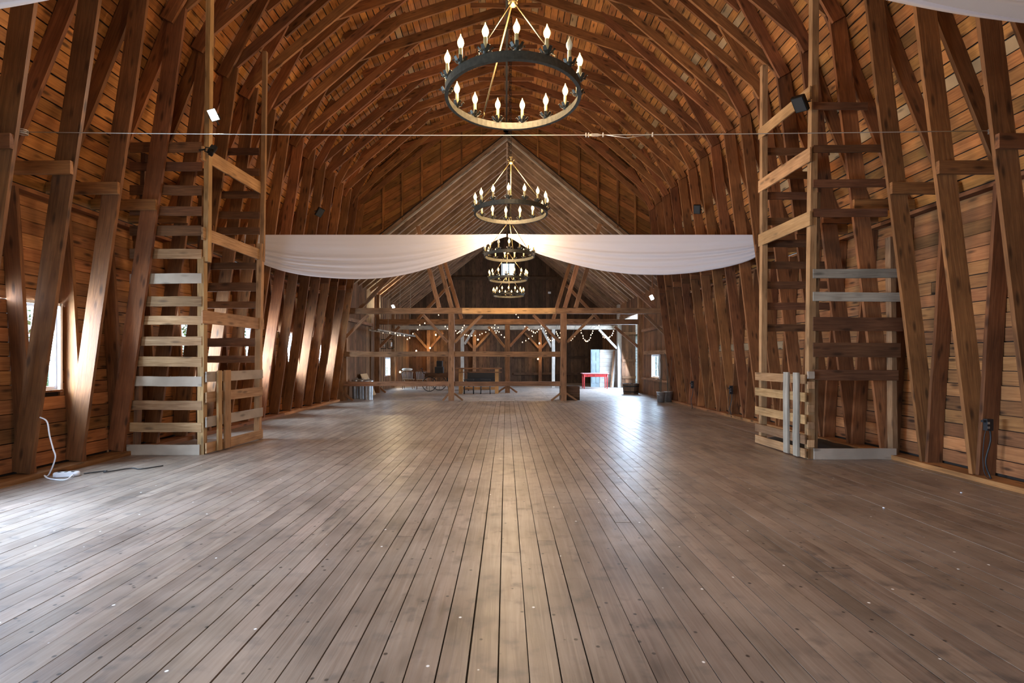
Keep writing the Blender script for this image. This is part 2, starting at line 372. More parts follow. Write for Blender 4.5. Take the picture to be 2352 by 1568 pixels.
# windows of the left wall
def window_unit(name, x, y0, y1, z0, z1, rows, cols, sg, wm='white', inner=.0):
    o = empty(name, (x, (y0+y1)/2, z0), kind='structure')
    t = .045
    mb = MB(); ym = (y0+y1)/2; zm = (z0+z1)/2
    mb.box((x, y0+t/2, zm), (.07, t, z1-z0)); mb.box((x, y1-t/2, zm), (.07, t, z1-z0))
    mb.box((x, ym, z0+t/2), (.07, y1-y0-2*t, t)); mb.box((x, ym, z1-t/2), (.07, y1-y0-2*t, t))
    mb.build('window_frame', M[wm], o)
    for i in range(1, rows):
        z = z0+t+(z1-z0-2*t)*i/rows; MB().box((x, ym, z), (.03, y1-y0-2*t, .022)).build('muntin', M[wm], o)
    for i in range(1, cols):
        y = y0+t+(y1-y0-2*t)*i/cols; MB().box((x, y, zm), (.028, .02, z1-z0-2*t)).build('muntin', M[wm], o)
    for r in range(rows):
        for c in range(cols):
            a = y0+t+(y1-y0-2*t)*c/cols; b = y0+t+(y1-y0-2*t)*(c+1)/cols
            u = z0+t+(z1-z0-2*t)*r/rows; v = z0+t+(z1-z0-2*t)*(r+1)/rows
            MB().box((x-sg*.0, (a+b)/2, (u+v)/2), (.004, b-a, v-u)).build('pane', M['glass'], o)
    for (ya, yb, za, zb) in ((y0-.02, y0+.012, z0-.03, z1+.03), (y1-.012, y1+.02, z0-.03, z1+.03), (y0, y1, z1-.008, z1+.03)):
        MB().box((x-sg*.045, (ya+yb)/2, (za+zb)/2), (.075, yb-ya, zb-za)).build('casing', M[wm], o)
    MB().box((x-sg*.05, ym, z0-.012), (.12, y1-y0+.02, .024)).build('window_sill', M['wallb'], o)
    return o
for i, (wa, wb) in enumerate(win_ranges(-1)):
    window_unit('window_%d' % (i+1), sX(-1, wallx(1.5)+.03), wa, wb, WZ0, WZ1, 3, 2, -1)

# roof boards
ceil = empty('ceiling', kind='structure')
H = .152
for sg in (-1, 1):
    for (x0, z0), (x1, z1) in zip(Q, Q[1:]):
        p0 = Vector((sX(sg, x0), 0, z0)); p1 = Vector((sX(sg, x1), 0, z1)); d = p1-p0; n = max(1, round(d.length/H)); h = d.length/n
        u = d.normalized(); nrm = Vector((u.z, 0, -u.x))
        if nrm.z < 0: nrm = -nrm
        for i in range(n):
            c = p0+u*h*(i+.5)+nrm*.012
            cuts = [3.2, rnd.uniform(7.2, 12.6), YE+.02]
            for a, b in zip(cuts, cuts[1:]):
                beam('board', c+Vector((0, a+.002, 0)), c+Vector((0, b-.002, 0)), h-rnd.choice((.010, .013, .022)), .024, M['sheath'], ceil, up=nrm, wob=0)
mb = MB(); mb2 = MB()
for sg in (-1, 1):
    pts = [(6.2, 2.86)]+Q
    for j, ((x0, z0), (x1, z1)) in enumerate(zip(pts, pts[1:])):
        p0 = Vector((sX(sg, x0), 0, z0)); p1 = Vector((sX(sg, x1), 0, z1)); u = (p1-p0).normalized(); nrm = Vector((u.z, 0, -u.x))
        if nrm.z < 0: nrm = -nrm
        e = Vector((0, 1, 0)); a, b = p0+nrm*.03-u*.01, p1+nrm*.03+u*.03
        if j == 0: continue
        V = [a+e*YB, b+e*YB, b+e*(YE+.1), a+e*(YE+.1)]; V += [v+nrm*.05 for v in V]
        mb.add(V, [(0, 1, 2, 3), (4, 7, 6, 5), (0, 4, 5, 1), (1, 5, 6, 2), (2, 6, 7, 3), (3, 7, 4, 0)])
        a, b = p0, p1; V = [a+e*YB, b+e*YB, b+e*3.19, a+e*3.19]; V += [v+nrm*.024 for v in V]
        mb2.add(V, [(0, 1, 2, 3), (4, 7, 6, 5), (0, 4, 5, 1), (1, 5, 6, 2), (2, 6, 7, 3), (3, 7, 4, 0)])
mb.build('roofing', M['dark'], ceil); tag(mb2.build('rear_boards', M['sheath'], ceil), kind='stuff')
# rear wall behind the camera, with the doorway the daylight comes through
wb_ = empty('wall_rear', kind='structure')
mb = MB()
for i in range(57):
    x = -5.7+.2*i+.1
    if -4.9 < x < 1.7: mb.box((x, YB, 7.2), (.19, .03, 5.4)) if True else None
    else: mb.box((x, YB, 4.9), (.19, .03, 10))
mb.box((-1.6, YB-.02, 7.3), (6.9, .03, 5.6))
tag(mb.build('boards', M['wallb'], wb_), kind='stuff')

# ------------------------------------------------------------------ arched frames
ORD = ['first', 'second', 'third', 'fourth', 'fifth', 'sixth', 'seventh', 'eighth', 'ninth', 'tenth', 'eleventh', 'twelfth', 'thirteenth',
       'fourteenth', 'fifteenth', 'sixteenth', 'seventeenth', 'eighteenth', 'nineteenth']
for k, D in enumerate(FR):
    t = empty('arched_truss', (0, D, 0))
    where = 'against the far gable' if k == 0 else '%s from the far gable' % ORD[k]
    tag(t, 'arched brown timber truss spanning the hall, ' + where, 'truss', 'arched timber trusses of the hall')
    r = random.Random(40+k)
    T = .045
    for sg in (-1, 1):
        j = lambda a=.015: r.uniform(-a, a)
        def P(x, z, dy=0): return Vector((sX(sg, x), D+dy, z))
        def member(name, a, b, depth, mat=M['rib'], side=1):
            """a, b on the inner edge; the member lies outside of it"""
            d = (b-a).normalized(); nrm = Vector((-d.z, 0, d.x)); c = Vector((0, a.y, 2.0))-a
            if nrm.dot(c) > 0: nrm = -nrm
            return beam(name, a+nrm*depth/2, b+nrm*depth/2, T, depth, mat, t, up=nrm, wob=.005)
        # strut: leans in from the floor to the knee
        a = Vector((strutx(sg, .06), D+.0, .06)); b = Vector((strutx(sg, 6.42), D, 6.42+j(.06)))
        member('strut', a, b, .225+j(.01))
        # stud: wall post
        dy = -.05 if sg > 0 else .05
        a = P(5.43, .06, dy); b = P(5.64, 3.42, dy); member('stud', a, b, .19)
        # rafters of the arch
        member('rafter', P(5.74, 3.58, .05), P(4.62, 6.40+j(), .05), .19)
        member('rafter', P(4.68, 6.20, -.05), P(3.94+j(), 7.56, -.05), .19)
        member('rafter', P(4.02, 7.40, .05), P(3.05, 8.24+j(), .05), .19)
        if r.random() < .8 or True: member('rafter', P(3.32, 8.12, -.05), P(0.0, 9.22, -.05), .20)
        # chord: long straight brace from the knee
        member('brace', P(4.66, 6.34, .05 if k % 2 else -.05) + Vector((0, 0, 0)), P(1.95+j(.08), 8.66, .05 if k % 2 else -.05), .16)
        # lookout block at the eave
        if D > 3:
            xa = abs(strutx(sg, 3.6)); beam('eave_block', (sg*(xa-.0), D-.048, 3.60), (sg*(5.84+(LX if sg < 0 else 0)), D-.048, 3.60), T, .15, M['rib'], t)
    if k % 1 == 0: beam('collar_tie', (-.75, D-.1, 8.88), (.75, D-.1, 8.88), .025, .10, M['rib'], t)

tr = empty('trim_3', kind='structure')     # ridge track
for a, b in ((-3, 3.3), (3.3, 8.1), (8.1, 12.6), (12.6, 16.4)):
    beam('ridge_beam', (.02, a, 9.02), (.02, b-.01, 9.02), .12, .16, M['slatdark'], tr)
for k, D in enumerate(FR): pass
mb = MB(); mb.bar((.02, -3, 8.86), (.02, 16.3, 8.86), .05, .07); mb.build('track_rail', M['black'], tr)

# ------------------------------------------------------------------ far gable of the hall, with the opening
AP = (fx(1165, 16.5), fz(318, 16.5)); SL, SR = .80, .834
def rake(x): return AP[1]-(SL if x < AP[0] else SR)*abs(x-AP[0])
def roofz(x):
    ax = abs(x)
    for (x0, z0), (x1, z1) in zip(Q, Q[1:]):
        if x1 <= ax <= x0: return z0+(z1-z0)*(x0-ax)/(x0-x1)
    return 3.5
gw = empty('wall_gable', kind='structure')
gy = YE+.06
for sg in (-1, 1):                       # diagonal sheathing boards, clipped to the gable outline
    step = .165
    # rows run up towards the opening: direction (dx, dz)
    d = Vector((-sg*.86, 0, .50)).normalized(); nrm = Vector((sg*.5, 0, .86)).normalized()
    for i in range(-6, 62):
        c = Vector((sg*2.5, gy, 0))+nrm*step*i
        seg = []; s = -7.0; cur = None
        while s < 7.0:
            q = c+d*s; ok = (q.x*sg > -.02) and abs(q.x) < 5.9 and rake(q.x)+.05 < q.z < roofz(q.x)+.06
            if ok and cur is None: cur = s
            if not ok and cur is not None: seg.append((cur, s)); cur = None
            s += .05
        for a, b in seg:
            if b-a > .12: beam('board', c+d*a, c+d*b, .022, step-.010, M['gable'], gw, up=nrm, wob=0)
mb = MB()                                 # skin behind
N = 30
for sg in (-1, 1):
    for i in range(N):
        xa, xb = 5.92*i/N*sg, 5.92*(i+1)/N*sg
        za, zb = max(rake(xa)-.02, 3.3), max(rake(xb)-.02, 3.3); ta, tb = roofz(xa)+.3, roofz(xb)+.3
        V = [(xa, gy+.02, za), (xb, gy+.02, zb), (xb, gy+.02, tb), (xa, gy+.02, ta)]; V += [(v[0], gy+.05, v[2]) for v in V]
        mb.add(V, [(0, 1, 2, 3), (7, 6, 5, 4), (0, 4, 5, 1), (2, 6, 7, 3)])
mb.build('outer_skin', M['gable'], gw)
for sg in (-1, 1):
    for px in ((880, 924, 969, 1015, 1060, 1106) if sg < 0 else (1235, 1284, 1330, 1374, 1419, 1459)):
        x = fx(px, 16.4); beam('stud', (x, gy-.06, rake(x)+.05), (x, gy-.06, roofz(x)-.05), .05, .09, M['gable'], gw, up=(0, 1, 0))
    x0 = AP[0]; xe = sg*5.75
    beam('rake_board', (x0, gy-.05, AP[1]+.02), (xe, gy-.05, rake(xe)+.02), .11, .16, M['raft2'], gw, up=(0, 0, 1))
    beam('rake_trim', (x0, gy-.12, AP[1]-.07), (xe, gy-.12, rake(xe)-.07), .03, .05, M['greyw'], gw, up=(0, 0, 1))

# ------------------------------------------------------------------ the annex behind: walls, roof
AX = 5.52; BACK = 28.5
def vwall(name, x, y0, y1, mat, holes=(), top=None, sgn=1):
    wl = empty(name, kind='structure'); y = y0; bw = .19
    while y < y1-.01:
        b = min(y+bw, y1); ym = (y+b)/2; zs = [(0, 4.25)]
        for (ha, hb, za, zb) in holes:
            if ha < ym < hb:
                zs = [s for s in ((0, za), (zb, 4.25)) if s[1]-s[0] > .05]
        for (za, zb) in zs: beam('board', (x, ym, za), (x, ym, zb), b-y-.006, .024, mat, wl, up=(1, 0, 0), wob=0)
        y = b
    mb = MB(); xo = x+sgn*.04
    ys = sorted({y0, y1} | {h[0] for h in holes} | {h[1] for h in holes})
    for a, b in zip(ys, ys[1:]):
        hs = [h for h in holes if h[0] <= (a+b)/2 <= h[1]]
        if not hs: mb.box((xo, (a+b)/2, 2.15), (.03, b-a, 4.4))
        else:
            for (za, zb) in ((-.05, hs[0][2]), (hs[0][3], 4.35)):
                if zb-za > .06: mb.box((xo, (a+b)/2, (za+zb)/2), (.03, b-a, zb-za))
    mb.build('outer_skin', M['dark'], wl)
    return wl
LW = (22.75, 23.65, .6, 1.42); RW = (17.9, 18.8, .70, 1.52); RD = (20.55, 24.1, 0.0, 3.25)
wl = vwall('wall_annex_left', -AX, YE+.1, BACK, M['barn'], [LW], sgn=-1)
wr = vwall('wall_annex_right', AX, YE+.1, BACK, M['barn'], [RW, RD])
for z in (1.62, 2.75):
    beam('girt', (-AX+.08, YE+.2, z), (-AX+.08, 20.3, z), .12, .12, M['frame'], wl)
beam('girt', (AX-.08, YE+.2, 1.62), (AX-.08, 19.6, 1.62), .12, .14, M['frame'], wr)
beam('girt', (AX-.08, YE+.2, 2.5), (AX-.08, 19.9, 2.5), .12, .10, M['frame'], wr)
beam('girt', (AX-.08, YE+.2, .62), (AX-.08, 19.9, .62), .12, .08, M['frame'], wr)
for (nm, x, h, sg) in (('window_6', -AX, LW, -1), ('window_7', AX, RW, 1)):
    window_unit(nm, x+sg*.03, h[0], h[1], h[2], h[3], 3, 2, sg, wm='white')
wk = empty('wall_back', kind='structure')
bw = .20; x = -AX
GWIN = (fx(1153, BACK), fx(1184, BACK), fz(634, BACK), fz(604, BACK))
while x < AX-.01:
    b = min(x+bw, AX); xm = (x+b)/2; zt = rake(xm)+.15
    zs = [(0, 3.0), (3.02, zt)]
    if GWIN[0]-.02 < xm < GWIN[1]+.02: zs = [(0, 3.0), (3.02, GWIN[2]), (GWIN[3], zt)]
    for za, zb in zs:
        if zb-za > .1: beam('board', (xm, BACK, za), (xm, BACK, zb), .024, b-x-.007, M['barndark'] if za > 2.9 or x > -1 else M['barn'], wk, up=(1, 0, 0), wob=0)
    x = b
mb = MB(); mb.box((-3.2, BACK+.04, 4.3), (5.9, .03, 8.8)); mb.box((3.4, BACK+.04, 4.3), (5.7, .03, 8.8))
mb.box((.15, BACK+.04, GWIN[2]/2), (.85, .03, GWIN[2])); mb.box((.15, BACK+.04, GWIN[3]+1.1), (.85, .03, 2.2)); mb.build('outer_skin', M['dark'], wk)
for py in (858, 820): beam('girt', (fx(1180, BACK), BACK-.08, fz(py, BACK)), (fx(1360, BACK), BACK-.08, fz(py, BACK)), .06, .14, M['barndark'], wk)
for z in (3.05, 5.95): beam('girt', (-AX if z < 4 else -3.0, BACK-.08, z), (AX if z < 4 else 3.0, BACK-.08, z), .12, .18, M['barndark'], wk)
for px in (1240, 1090, 985):
    X = fx(px, BACK); beam('wall_post', (X, BACK-.12, 0), (X, BACK-.12, 3.0), .18, .18, M['frame'], wk)
    for s in (-1, 1): beam('knee_brace', (X+s*.08, BACK-.12, 2.0), (X+s*.85, BACK-.12, 2.85), .12, .12, M['frame'], wk)
# gable window
o = empty('window_8', (.15, BACK, GWIN[2]), kind='structure')
gx0, gx1, gz0, gz1 = GWIN
mb = MB()
for xx in (gx0+.02, gx1-.02): mb.box((xx, BACK, (gz0+gz1)/2), (.04, .06, gz1-gz0))
for zz in (gz0+.02, gz1-.02): mb.box(((gx0+gx1)/2, BACK, zz), (gx1-gx0-.08, .06, .04))
mb.build('window_frame', M['greyw'], o)
MB().box(((gx0+gx1)/2, BACK, (gz0+gz1)/2), (.025, .03, gz1-gz0-.08)).build('muntin', M['greyw'], o)
MB().box(((gx0+gx1)/2, BACK+.01, (gz0+gz1)/2), (gx1-gx0-.08, .004, gz1-gz0-.08)).build('pane', M['glass'], o)
# annex roof
c2 = empty('ceiling', kind='structure')
for sg in (-1, 1):
    S = SL if sg < 0 else SR
    p0 = Vector((AP[0], 0, AP[1])); xe = sg*6.0; p1 = Vector((xe, 0, rake(xe))); u = (p1-p0).normalized(); nrm = Vector((sg*S, 0, 1)).normalized()
    Lr = (p1-p0).length; n = 34; h = Lr/n
    for i in range(n):
        c = p0+u*h*(i+.5)+nrm*.075
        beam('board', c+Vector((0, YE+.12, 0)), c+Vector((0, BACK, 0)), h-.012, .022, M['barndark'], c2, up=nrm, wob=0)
    y = YE+.5; k = 0
    while y < BACK-.1:
        beam('rafter', p0+Vector((0, y, 0)), p1+Vector((0, y, rnd.uniform(-.03, .03))), .13, .17, M['raft2'], c2, up=nrm, wob=.014); y += .58+rnd.uniform(-.03, .03); k += 1
    beam('roofing', p0+nrm*.11+Vector((0, (YE+BACK)/2, 0))-u*.1, p1+nrm*.11+Vector((0, (YE+BACK)/2, 0)), BACK-YE+.1, .03, M['dark'], c2, up=nrm, wob=0)
    beam('wall_plate', (sg*5.62, YE+.1, rake(5.62*sg)-.22), (sg*5.62, BACK, rake(5.62*sg)-.22), .20, .20, M['raft2'], c2)
beam('ridge_beam', (AP[0], YE+.15, AP[1]-.02), (AP[0], BACK, AP[1]-.02), .06, .2, M['raft2'], c2)
# small fillers where the hall meets the wider annex
for sg in (-1, 1):
    o = empty('wall_return', kind='structure')
    for i in range(4):
        beam('board', (sg*(5.46+.2*i), YE+.08, 0), (sg*(5.46+.2*i), YE+.08, 4.3), .19, .024, M['barn'], o, up=(0, 1, 0), wob=0)

# timber bents of the annex
B1, B2, B3 = 16.62, 20.4, 24.2
def bp(name, a, b, w, h, t, mat='frame', up=(0, 0, 1), wob=.006): return beam(name, a, b, w, h, M[mat], t, up=up, wob=wob)
t = empty('timber_bent', (0, B1, 0), label='nearest timber bent with rails, between hall and annex', cat='timber frame', group='timber bents of the annex')
zb = fz(714, B1)
for (a, b, mt) in ((797, 1062, 'frame'), (1062, 1276, 'newbeam'), (1276, 1535, 'frame')):
    bp('tie_beam', W(a, 714, B1), W(b-.4, 714, B1), .19, .185, t, mt)
for px in (1037, 1294): bp('post', (fx(px, B1), B1, 0), (fx(px, B1), B1, zb-.095), .19, .19, t, up=(0, 1, 0))
for px in (790, 1545): bp('post', (fx(px, B1), B1+.1, 0), (fx(px, B1), B1+.1, zb-.1), .15, .15, t, up=(0, 1, 0))
for (a, b) in ((785, 1030), (1044, 1287)):
    bp('rail', W(a, 813, B1), W(b, 813, B1), .14, .17, t); bp('rail', W(a, 881, B1), W(b, 881, B1), .14, .15, t)
for (x0, y0, x1, y1) in ((846, 723, 787, 782), (1482, 723, 1543, 782), (972, 723, 1029, 786), (1107, 723, 1044, 786), (1225, 723, 1286, 786), (1364, 723, 1302, 786)):
    bp('knee_brace', W(x0, y0, B1), W(x1, y1, B1), .09, .10, t, up=(0, 1, 0))
for (x0, x1) in ((1031, 1017), (1043, 1063), (1287, 1266), (1301, 1325), (791, 811)):
    bp('foot_brace', W(x0, 903, B1), W(x1, 919.5, B1), .06, .07, t, up=(0, 1, 0))
for (x0, y0, x1, y1) in ((1009, 707, 960, 520), (1038, 707, 992, 545), (1297, 707, 1345, 545), (1322, 707, 1378, 515)):
    bp('queen_strut', W(x0, y0, B1), W(x1, y1, B1), .13, .13, t, up=(0, 1, 0))
for (x0, y0, x1, y1) in ((826, 710, 968, 560), (1505, 710, 1368, 585)):
    bp('principal_brace', W(x0, y0, B1+.12), W(x1, y1, B1+.12), .11, .12, t, up=(0, 1, 0))
t = empty('timber_bent', (0, B2, 0), label='middle timber bent on one central post', cat='timber frame', group='timber bents of the annex')
bp('tie_beam', W(868, 739, B2), W(1472, 739, B2), .2, .21, t)
bp('post', (fx(1165.5, B2), B2, 0), (fx(1165.5, B2), B2, fz(745, B2)), .2, .2, t, up=(0, 1, 0))
for px in (867, 1471): bp('post', (fx(px, B2), B2, 0), (fx(px, B2), B2, 4.0), .2, .2, t, up=(0, 1, 0))
for (x0, y0, x1, y1) in ((1122, 750, 1160, 797), (1212, 750, 1171, 795), (918, 750, 872, 797), (1412, 750, 1466, 797)):
    bp('knee_brace', W(x0, y0, B2), W(x1, y1, B2), .10, .11, t, up=(0, 1, 0))
for (x0, x1) in ((1160, 1143), (1171, 1188), (871, 886)): bp('foot_brace', W(x0, 889, B2), W(x1, 901, B2), .07, .08, t, up=(0, 1, 0))
for (x0, y0, x1, y1) in ((1060, 733, 1014, 575), (1271, 733, 1318, 575)): bp('queen_strut', W(x0, y0, B2), W(x1, y1, B2), .14, .14, t, up=(0, 1, 0))
for (x0, y0, x1, y1) in ((960, 733, 1036, 650), (1375, 733, 1296, 650)): bp('principal_brace', W(x0, y0, B2+.14), W(x1, y1, B2+.14), .11, .12, t, up=(0, 1, 0))
t = empty('timber_bent', (0, B3, 0), label='farthest timber bent on pale whitewashed posts', cat='timber frame', group='timber bents of the annex')
bp('tie_beam', W(905, 752, B3), W(1417, 752, B3), .18, .19, t, 'greyw')
for px in (1062, 1271): bp('post', (fx(px, B3), B3, 0), (fx(px, B3), B3, fz(756, B3)), .15, .15, t, 'whitew', up=(0, 1, 0))
bp('post', (fx(1423, B3), B3, 0), (fx(1423, B3), B3, 4.0), .22, .22, t, 'whitew', up=(0, 1, 0))
bp('post', (fx(903, B3), B3, 0), (fx(903, B3), B3, 4.0), .2, .2, t, up=(0, 1, 0))
for (x0, y0, x1, y1) in ((1376, 757, 1417, 800), (1246, 757, 1267, 797), (1088, 757, 1067, 790)):
    bp('knee_brace', W(x0, y0, B3), W(x1, y1, B3), .10, .11, t, 'whitew', up=(0, 1, 0))

# side door of the annex: leaf swung outwards
o = empty('door_1', (AX+.05, 24.0, 0), kind='structure')
for i in range(4):
    beam('board', (AX+.12+.165*i, 24.02, .06), (AX+.12+.165*i, 24.02, 3.2), .158, .03, M['barn'], o, up=(0, 1, 0), wob=0)
for z in (.5, 1.3, 2.6): beam('ledge', (AX+.05, 23.98, z), (AX+.70, 23.98, z), .03, .12, M['barn'], o)
o = empty('trim_4', kind='structure')
beam('door_head', (AX, 20.5, 3.32), (AX, 24.1, 3.32), .12, .14, M['frame'], o)

# ------------------------------------------------------------------ outside
g = MB().box((0, 15, -.30), (160, 160, .1)).build('ground', M['grass']); tag(g, kind='structure')
def tree(x, y, h, r, seed, label):
    t = empty('tree', (x, y, -.25), label=label, cat='tree', group='trees outside the barn')
    MB().tube([(x, y, -.25), (x+.1, y, h*.4), (x, y+.1, h*.75)], [.16, .12, .05], 8).build('trunk', M['bark'], t)
    rn = random.Random(seed); mb = MB()
    for i in range(2600):
        a, b = rn.uniform(0, 6.283), rn.uniform(-1, 1); rr = r*rn.uniform(.35, 1)**.5; c = math.sqrt(1-b*b)
        q = Vector((x+rr*c*math.cos(a), y+rr*c*math.sin(a), h*.55+h*.5*b*rn.uniform(.5, 1)))
        u = Vector((rn.uniform(-1, 1), rn.uniform(-1, 1), rn.uniform(-1, 1))).normalized(); v = u.orthogonal().normalized(); s = rn.uniform(.05, .11)
        mb.add([q-u*s, q+v*s*.5, q+u*s, q-v*s*.5], [(0, 1, 2, 3)])
    tag(mb.build('leaves', M['leaf'], t), kind='stuff')
tree(-13, 14.5, 5.2, 2.6, 1, 'leafy green tree seen through the nearest left window')
tree(-12, 22, 5.5, 2.6, 2, 'leafy tree farther along outside the left wall')
tree(-14, 30, 6, 3, 3, 'leafy tree outside the small annex window')
tree(17, 38, 5, 2.4, 4, 'leafy tree outside the annex on the right')
s = empty('shed', (9.6, 30, -.25), label='white clapboard shed outside the open side door', cat='building')
for i in range(16): beam('siding_board', (7.9, 27+0, .1+.17*i), (7.9, 36, .1+.17*i), .03, .165, M['siding'], s, up=(.18, 0, 1), wob=0)
MB().box((9.4, 31.5, 1.3), (2.9, 9, 3.0)).build('body', M['siding'], s)
mb = MB(); mb.add([(7.6, 26.8, 2.8), (9.4, 26.8, 4.2), (9.4, 36.2, 4.2), (7.6, 36.2, 2.8), (11.2, 26.8, 2.8), (11.2, 36.2, 2.8)], [(0, 1, 2, 3), (1, 4, 5, 2), (0, 4, 1), (3, 2, 5)]); mb.build('roof', M['greyw'], s)

# ------------------------------------------------------------------ slatted hay chutes
def sl(name, a, b, h, t, mat, th=.024, up=(0, 0, 1), parent=None): return beam(name, a, b, th, h, M[mat], parent or t, up=up, wob=.004)
# left
DN, DF = 7.30, 8.72
XN, XF = fx(462, DN), fx(592, DF)
t = empty('hay_chute', (XN-.5, (DN+DF)/2, 0), label='tall slatted wooden hay chute on the left, below the lit floodlight', cat='hay chute', group='slatted hay chutes')
sl('post', (XN, DN+.03, 0), (XN, DN+.03, fz(590, DN)), .09, t, 'post', .09, (0, 1, 0))
sl('post', (XN+.06, DN+.05, fz(600, DN)), (XN+.10, DN+.05, 6.9), .09, t, 'post', .07, (0, 1, 0))
sl('post', (XF, DF, 0), (XF+.05, DF, fz(560, DF)), .09, t, 'post', .09, (0, 1, 0))
sl('post', (XF+.07, DF+.02, fz(600, DF)), (XF+.12, DF+.02, 6.75), .06, t, 'post', .07, (0, 1, 0))
sl('post', (-5.42, DN+.05, 0), (-5.30, DN+.05, 4.4), .08, t, 'slatdark', .06, (0, 1, 0))
sl('post', (-5.35, DF, 0), (-5.30, DF, 4.4), .08, t, 'slatdark', .06, (0, 1, 0))
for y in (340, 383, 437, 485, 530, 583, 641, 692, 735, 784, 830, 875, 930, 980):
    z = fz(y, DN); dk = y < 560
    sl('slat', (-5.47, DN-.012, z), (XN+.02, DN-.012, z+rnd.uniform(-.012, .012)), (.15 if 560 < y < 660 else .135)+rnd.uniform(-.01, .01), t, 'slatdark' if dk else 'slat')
sl('base_board', (-5.50, DN-.03, .075), (XN, DN-.03, .075), .15, t, 'slat')
for y in (348, 395, 447, 494, 530, 611, 659, 700, 786, 825):
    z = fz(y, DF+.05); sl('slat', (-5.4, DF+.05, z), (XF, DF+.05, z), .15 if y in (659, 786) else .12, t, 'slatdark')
for (z, h) in ((fz(355, DN), .20), (fz(538, DN), .18), (fz(728, DN), .19)):
    sl('cross_board', (XN+.05, DN-.06, z), (XF+.05, DF+.10, z+rnd.uniform(-.02, .02)), h, t, 'slat' if z < 4 else 'post')
ga, gb = Vector((XN+.07, DN, 0)), Vector((XF+.07, DF+.02, 0))
for z in (1.13, .83, .47, .09):
    sl('gate_board', ga+Vector((0, 0, z)), gb+Vector((0, 0, z)), .15, t, 'slat')
for f, w_ in ((.17, .09), (.30, .14)):
    q = ga.lerp(gb, f)+Vector((.035, 0, 0)); sl('gate_batten', q+Vector((0, 0, .02)), q+Vector((0, 0, 1.22)), w_, t, 'post', .03, (gb-ga).normalized())
# right
DN, DF = 7.00, 8.22
XN, XF = fx(1862, DN), fx(1752, DF)
t = empty('hay_chute', (XN+.5, (DN+DF)/2, 0), label='tall slatted wooden hay chute on the right, with a black mat on its floor', cat='hay chute', group='slatted hay chutes')
sl('post', (XN, DN+.03, 0), (XN+.07, DN+.03, 6.9), .09, t, 'post', .09, (0, 1, 0))
sl('post', (XN+.09, DN+.06, 0), (XN+.13, DN+.06, fz(440, DN)), .06, t, 'slat', .05, (0, 1, 0))
sl('post', (XF, DF, 0), (XF+.02, DF, 6.2), .08, t, 'post', .09, (0, 1, 0))
sl('post', (5.44, DN+.04, 0), (5.40, DN+.04, 3.1), .10, t, 'slat', .07, (0, 1, 0))
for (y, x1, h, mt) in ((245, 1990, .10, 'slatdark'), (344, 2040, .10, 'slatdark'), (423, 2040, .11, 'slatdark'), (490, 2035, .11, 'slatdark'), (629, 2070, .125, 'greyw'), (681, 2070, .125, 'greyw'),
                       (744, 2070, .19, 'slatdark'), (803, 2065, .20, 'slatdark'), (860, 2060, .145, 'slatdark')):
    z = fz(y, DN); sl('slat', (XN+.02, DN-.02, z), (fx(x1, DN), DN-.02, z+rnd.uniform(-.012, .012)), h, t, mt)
sl('base_board', (XN+.02, DN-.04, .075), (5.42, DN-.04, .075), .15, t, 'slat')
for y in (345, 399, 447, 506, 557, 607, 653, 702, 752):
    z = fz(y, DF); sl('slat', (XF, DF+.06, z), (5.35, DF+.06, z), .12, t, 'slatdark')
for (yn, h) in ((215, .17), (357, .20), (503, .20)):
    z = fz(yn, DN); sl('cross_board', (XN-.03, DN-.05, z), (XF-.03, DF+.07, z), h, t, 'post')
ga, gb = Vector((XN-.10, DN-.05, 0)), Vector((XF-.09, DF+.05, 0))
for z in (1.11, .86, .55, .27, .08):
    sl('gate_board', ga+Vector((0, 0, z)), gb+Vector((0, 0, z)), .125, t, 'post' if z > .5 else 'slat')
for f in (.12, .30):
    q = ga.lerp(gb, f)+Vector((-.035, 0, 0)); sl('gate_batten', q+Vector((0, 0, .02)), q+Vector((0, 0, 1.20)), .11, t, 'greyw', .03, (gb-ga).normalized())
for z in (1.12, .98, .66, .42, .17): beam('spacer_block', (XN-.03, DN-.05, z), (XN-.03, DN-.05, z+.10), .09, .03, M['slat'], t)
mt = MB()
V = []; nx, ny = 10, 8
for i in range(nx+1):
    for k in range(ny+1):
        V.append((4.36+1.0*i/nx, 7.1+1.45*k/ny, .03+.13*math.exp(-((i-4)/3.2)**2-((k-5)/3)**2)+.01*math.sin(i*1.7)*math.cos(k*2.1)))
mt.add(V, [(i*(ny+1)+k, (i+1)*(ny+1)+k, (i+1)*(ny+1)+k+1, i*(ny+1)+k+1) for i in range(nx) for k in range(ny)], True)
tag(mt.build('rubber_mat', M['tarp']), 'black rubber sheet humped on the floor inside the right chute', 'mat')

# ------------------------------------------------------------------ drapes
def drape(ends, top, bot, label, thick=.0, folds=9, seed=1, ny=26):
    """top(s), bot(s) -> world points; s in 0..1 across the swag"""
    mb = MB(); nx = 72; V = []; r = random.Random(seed)
    ph = [r.uniform(0, 6.28) for _ in range(4)]
    for i in range(nx+1):
        s_ = i/nx; a, b = top(s_), bot(s_)
        for k in range(ny+1):
            v = k/ny; q = a.lerp(b, v); am = .055*min(1, (a-b).length/.5)*(v**1.1)
            off = am*(math.sin(v*v*folds*3.1+ph[0]+.8*math.sin(s_*3.1+ph[1]))+.5*math.sin(v*folds*5.3+ph[2]+s_*2))
            V.append(q+Vector((0, off, 0)))
    mb.add(V, [(i*(ny+1)+k, (i+1)*(ny+1)+k, (i+1)*(ny+1)+k+1, i*(ny+1)+k+1) for i in range(nx) for k in range(ny)], True)
    o = mb.build('drape', M['fabric']); tag(o, label, 'drape', 'white fabric swags'); return o
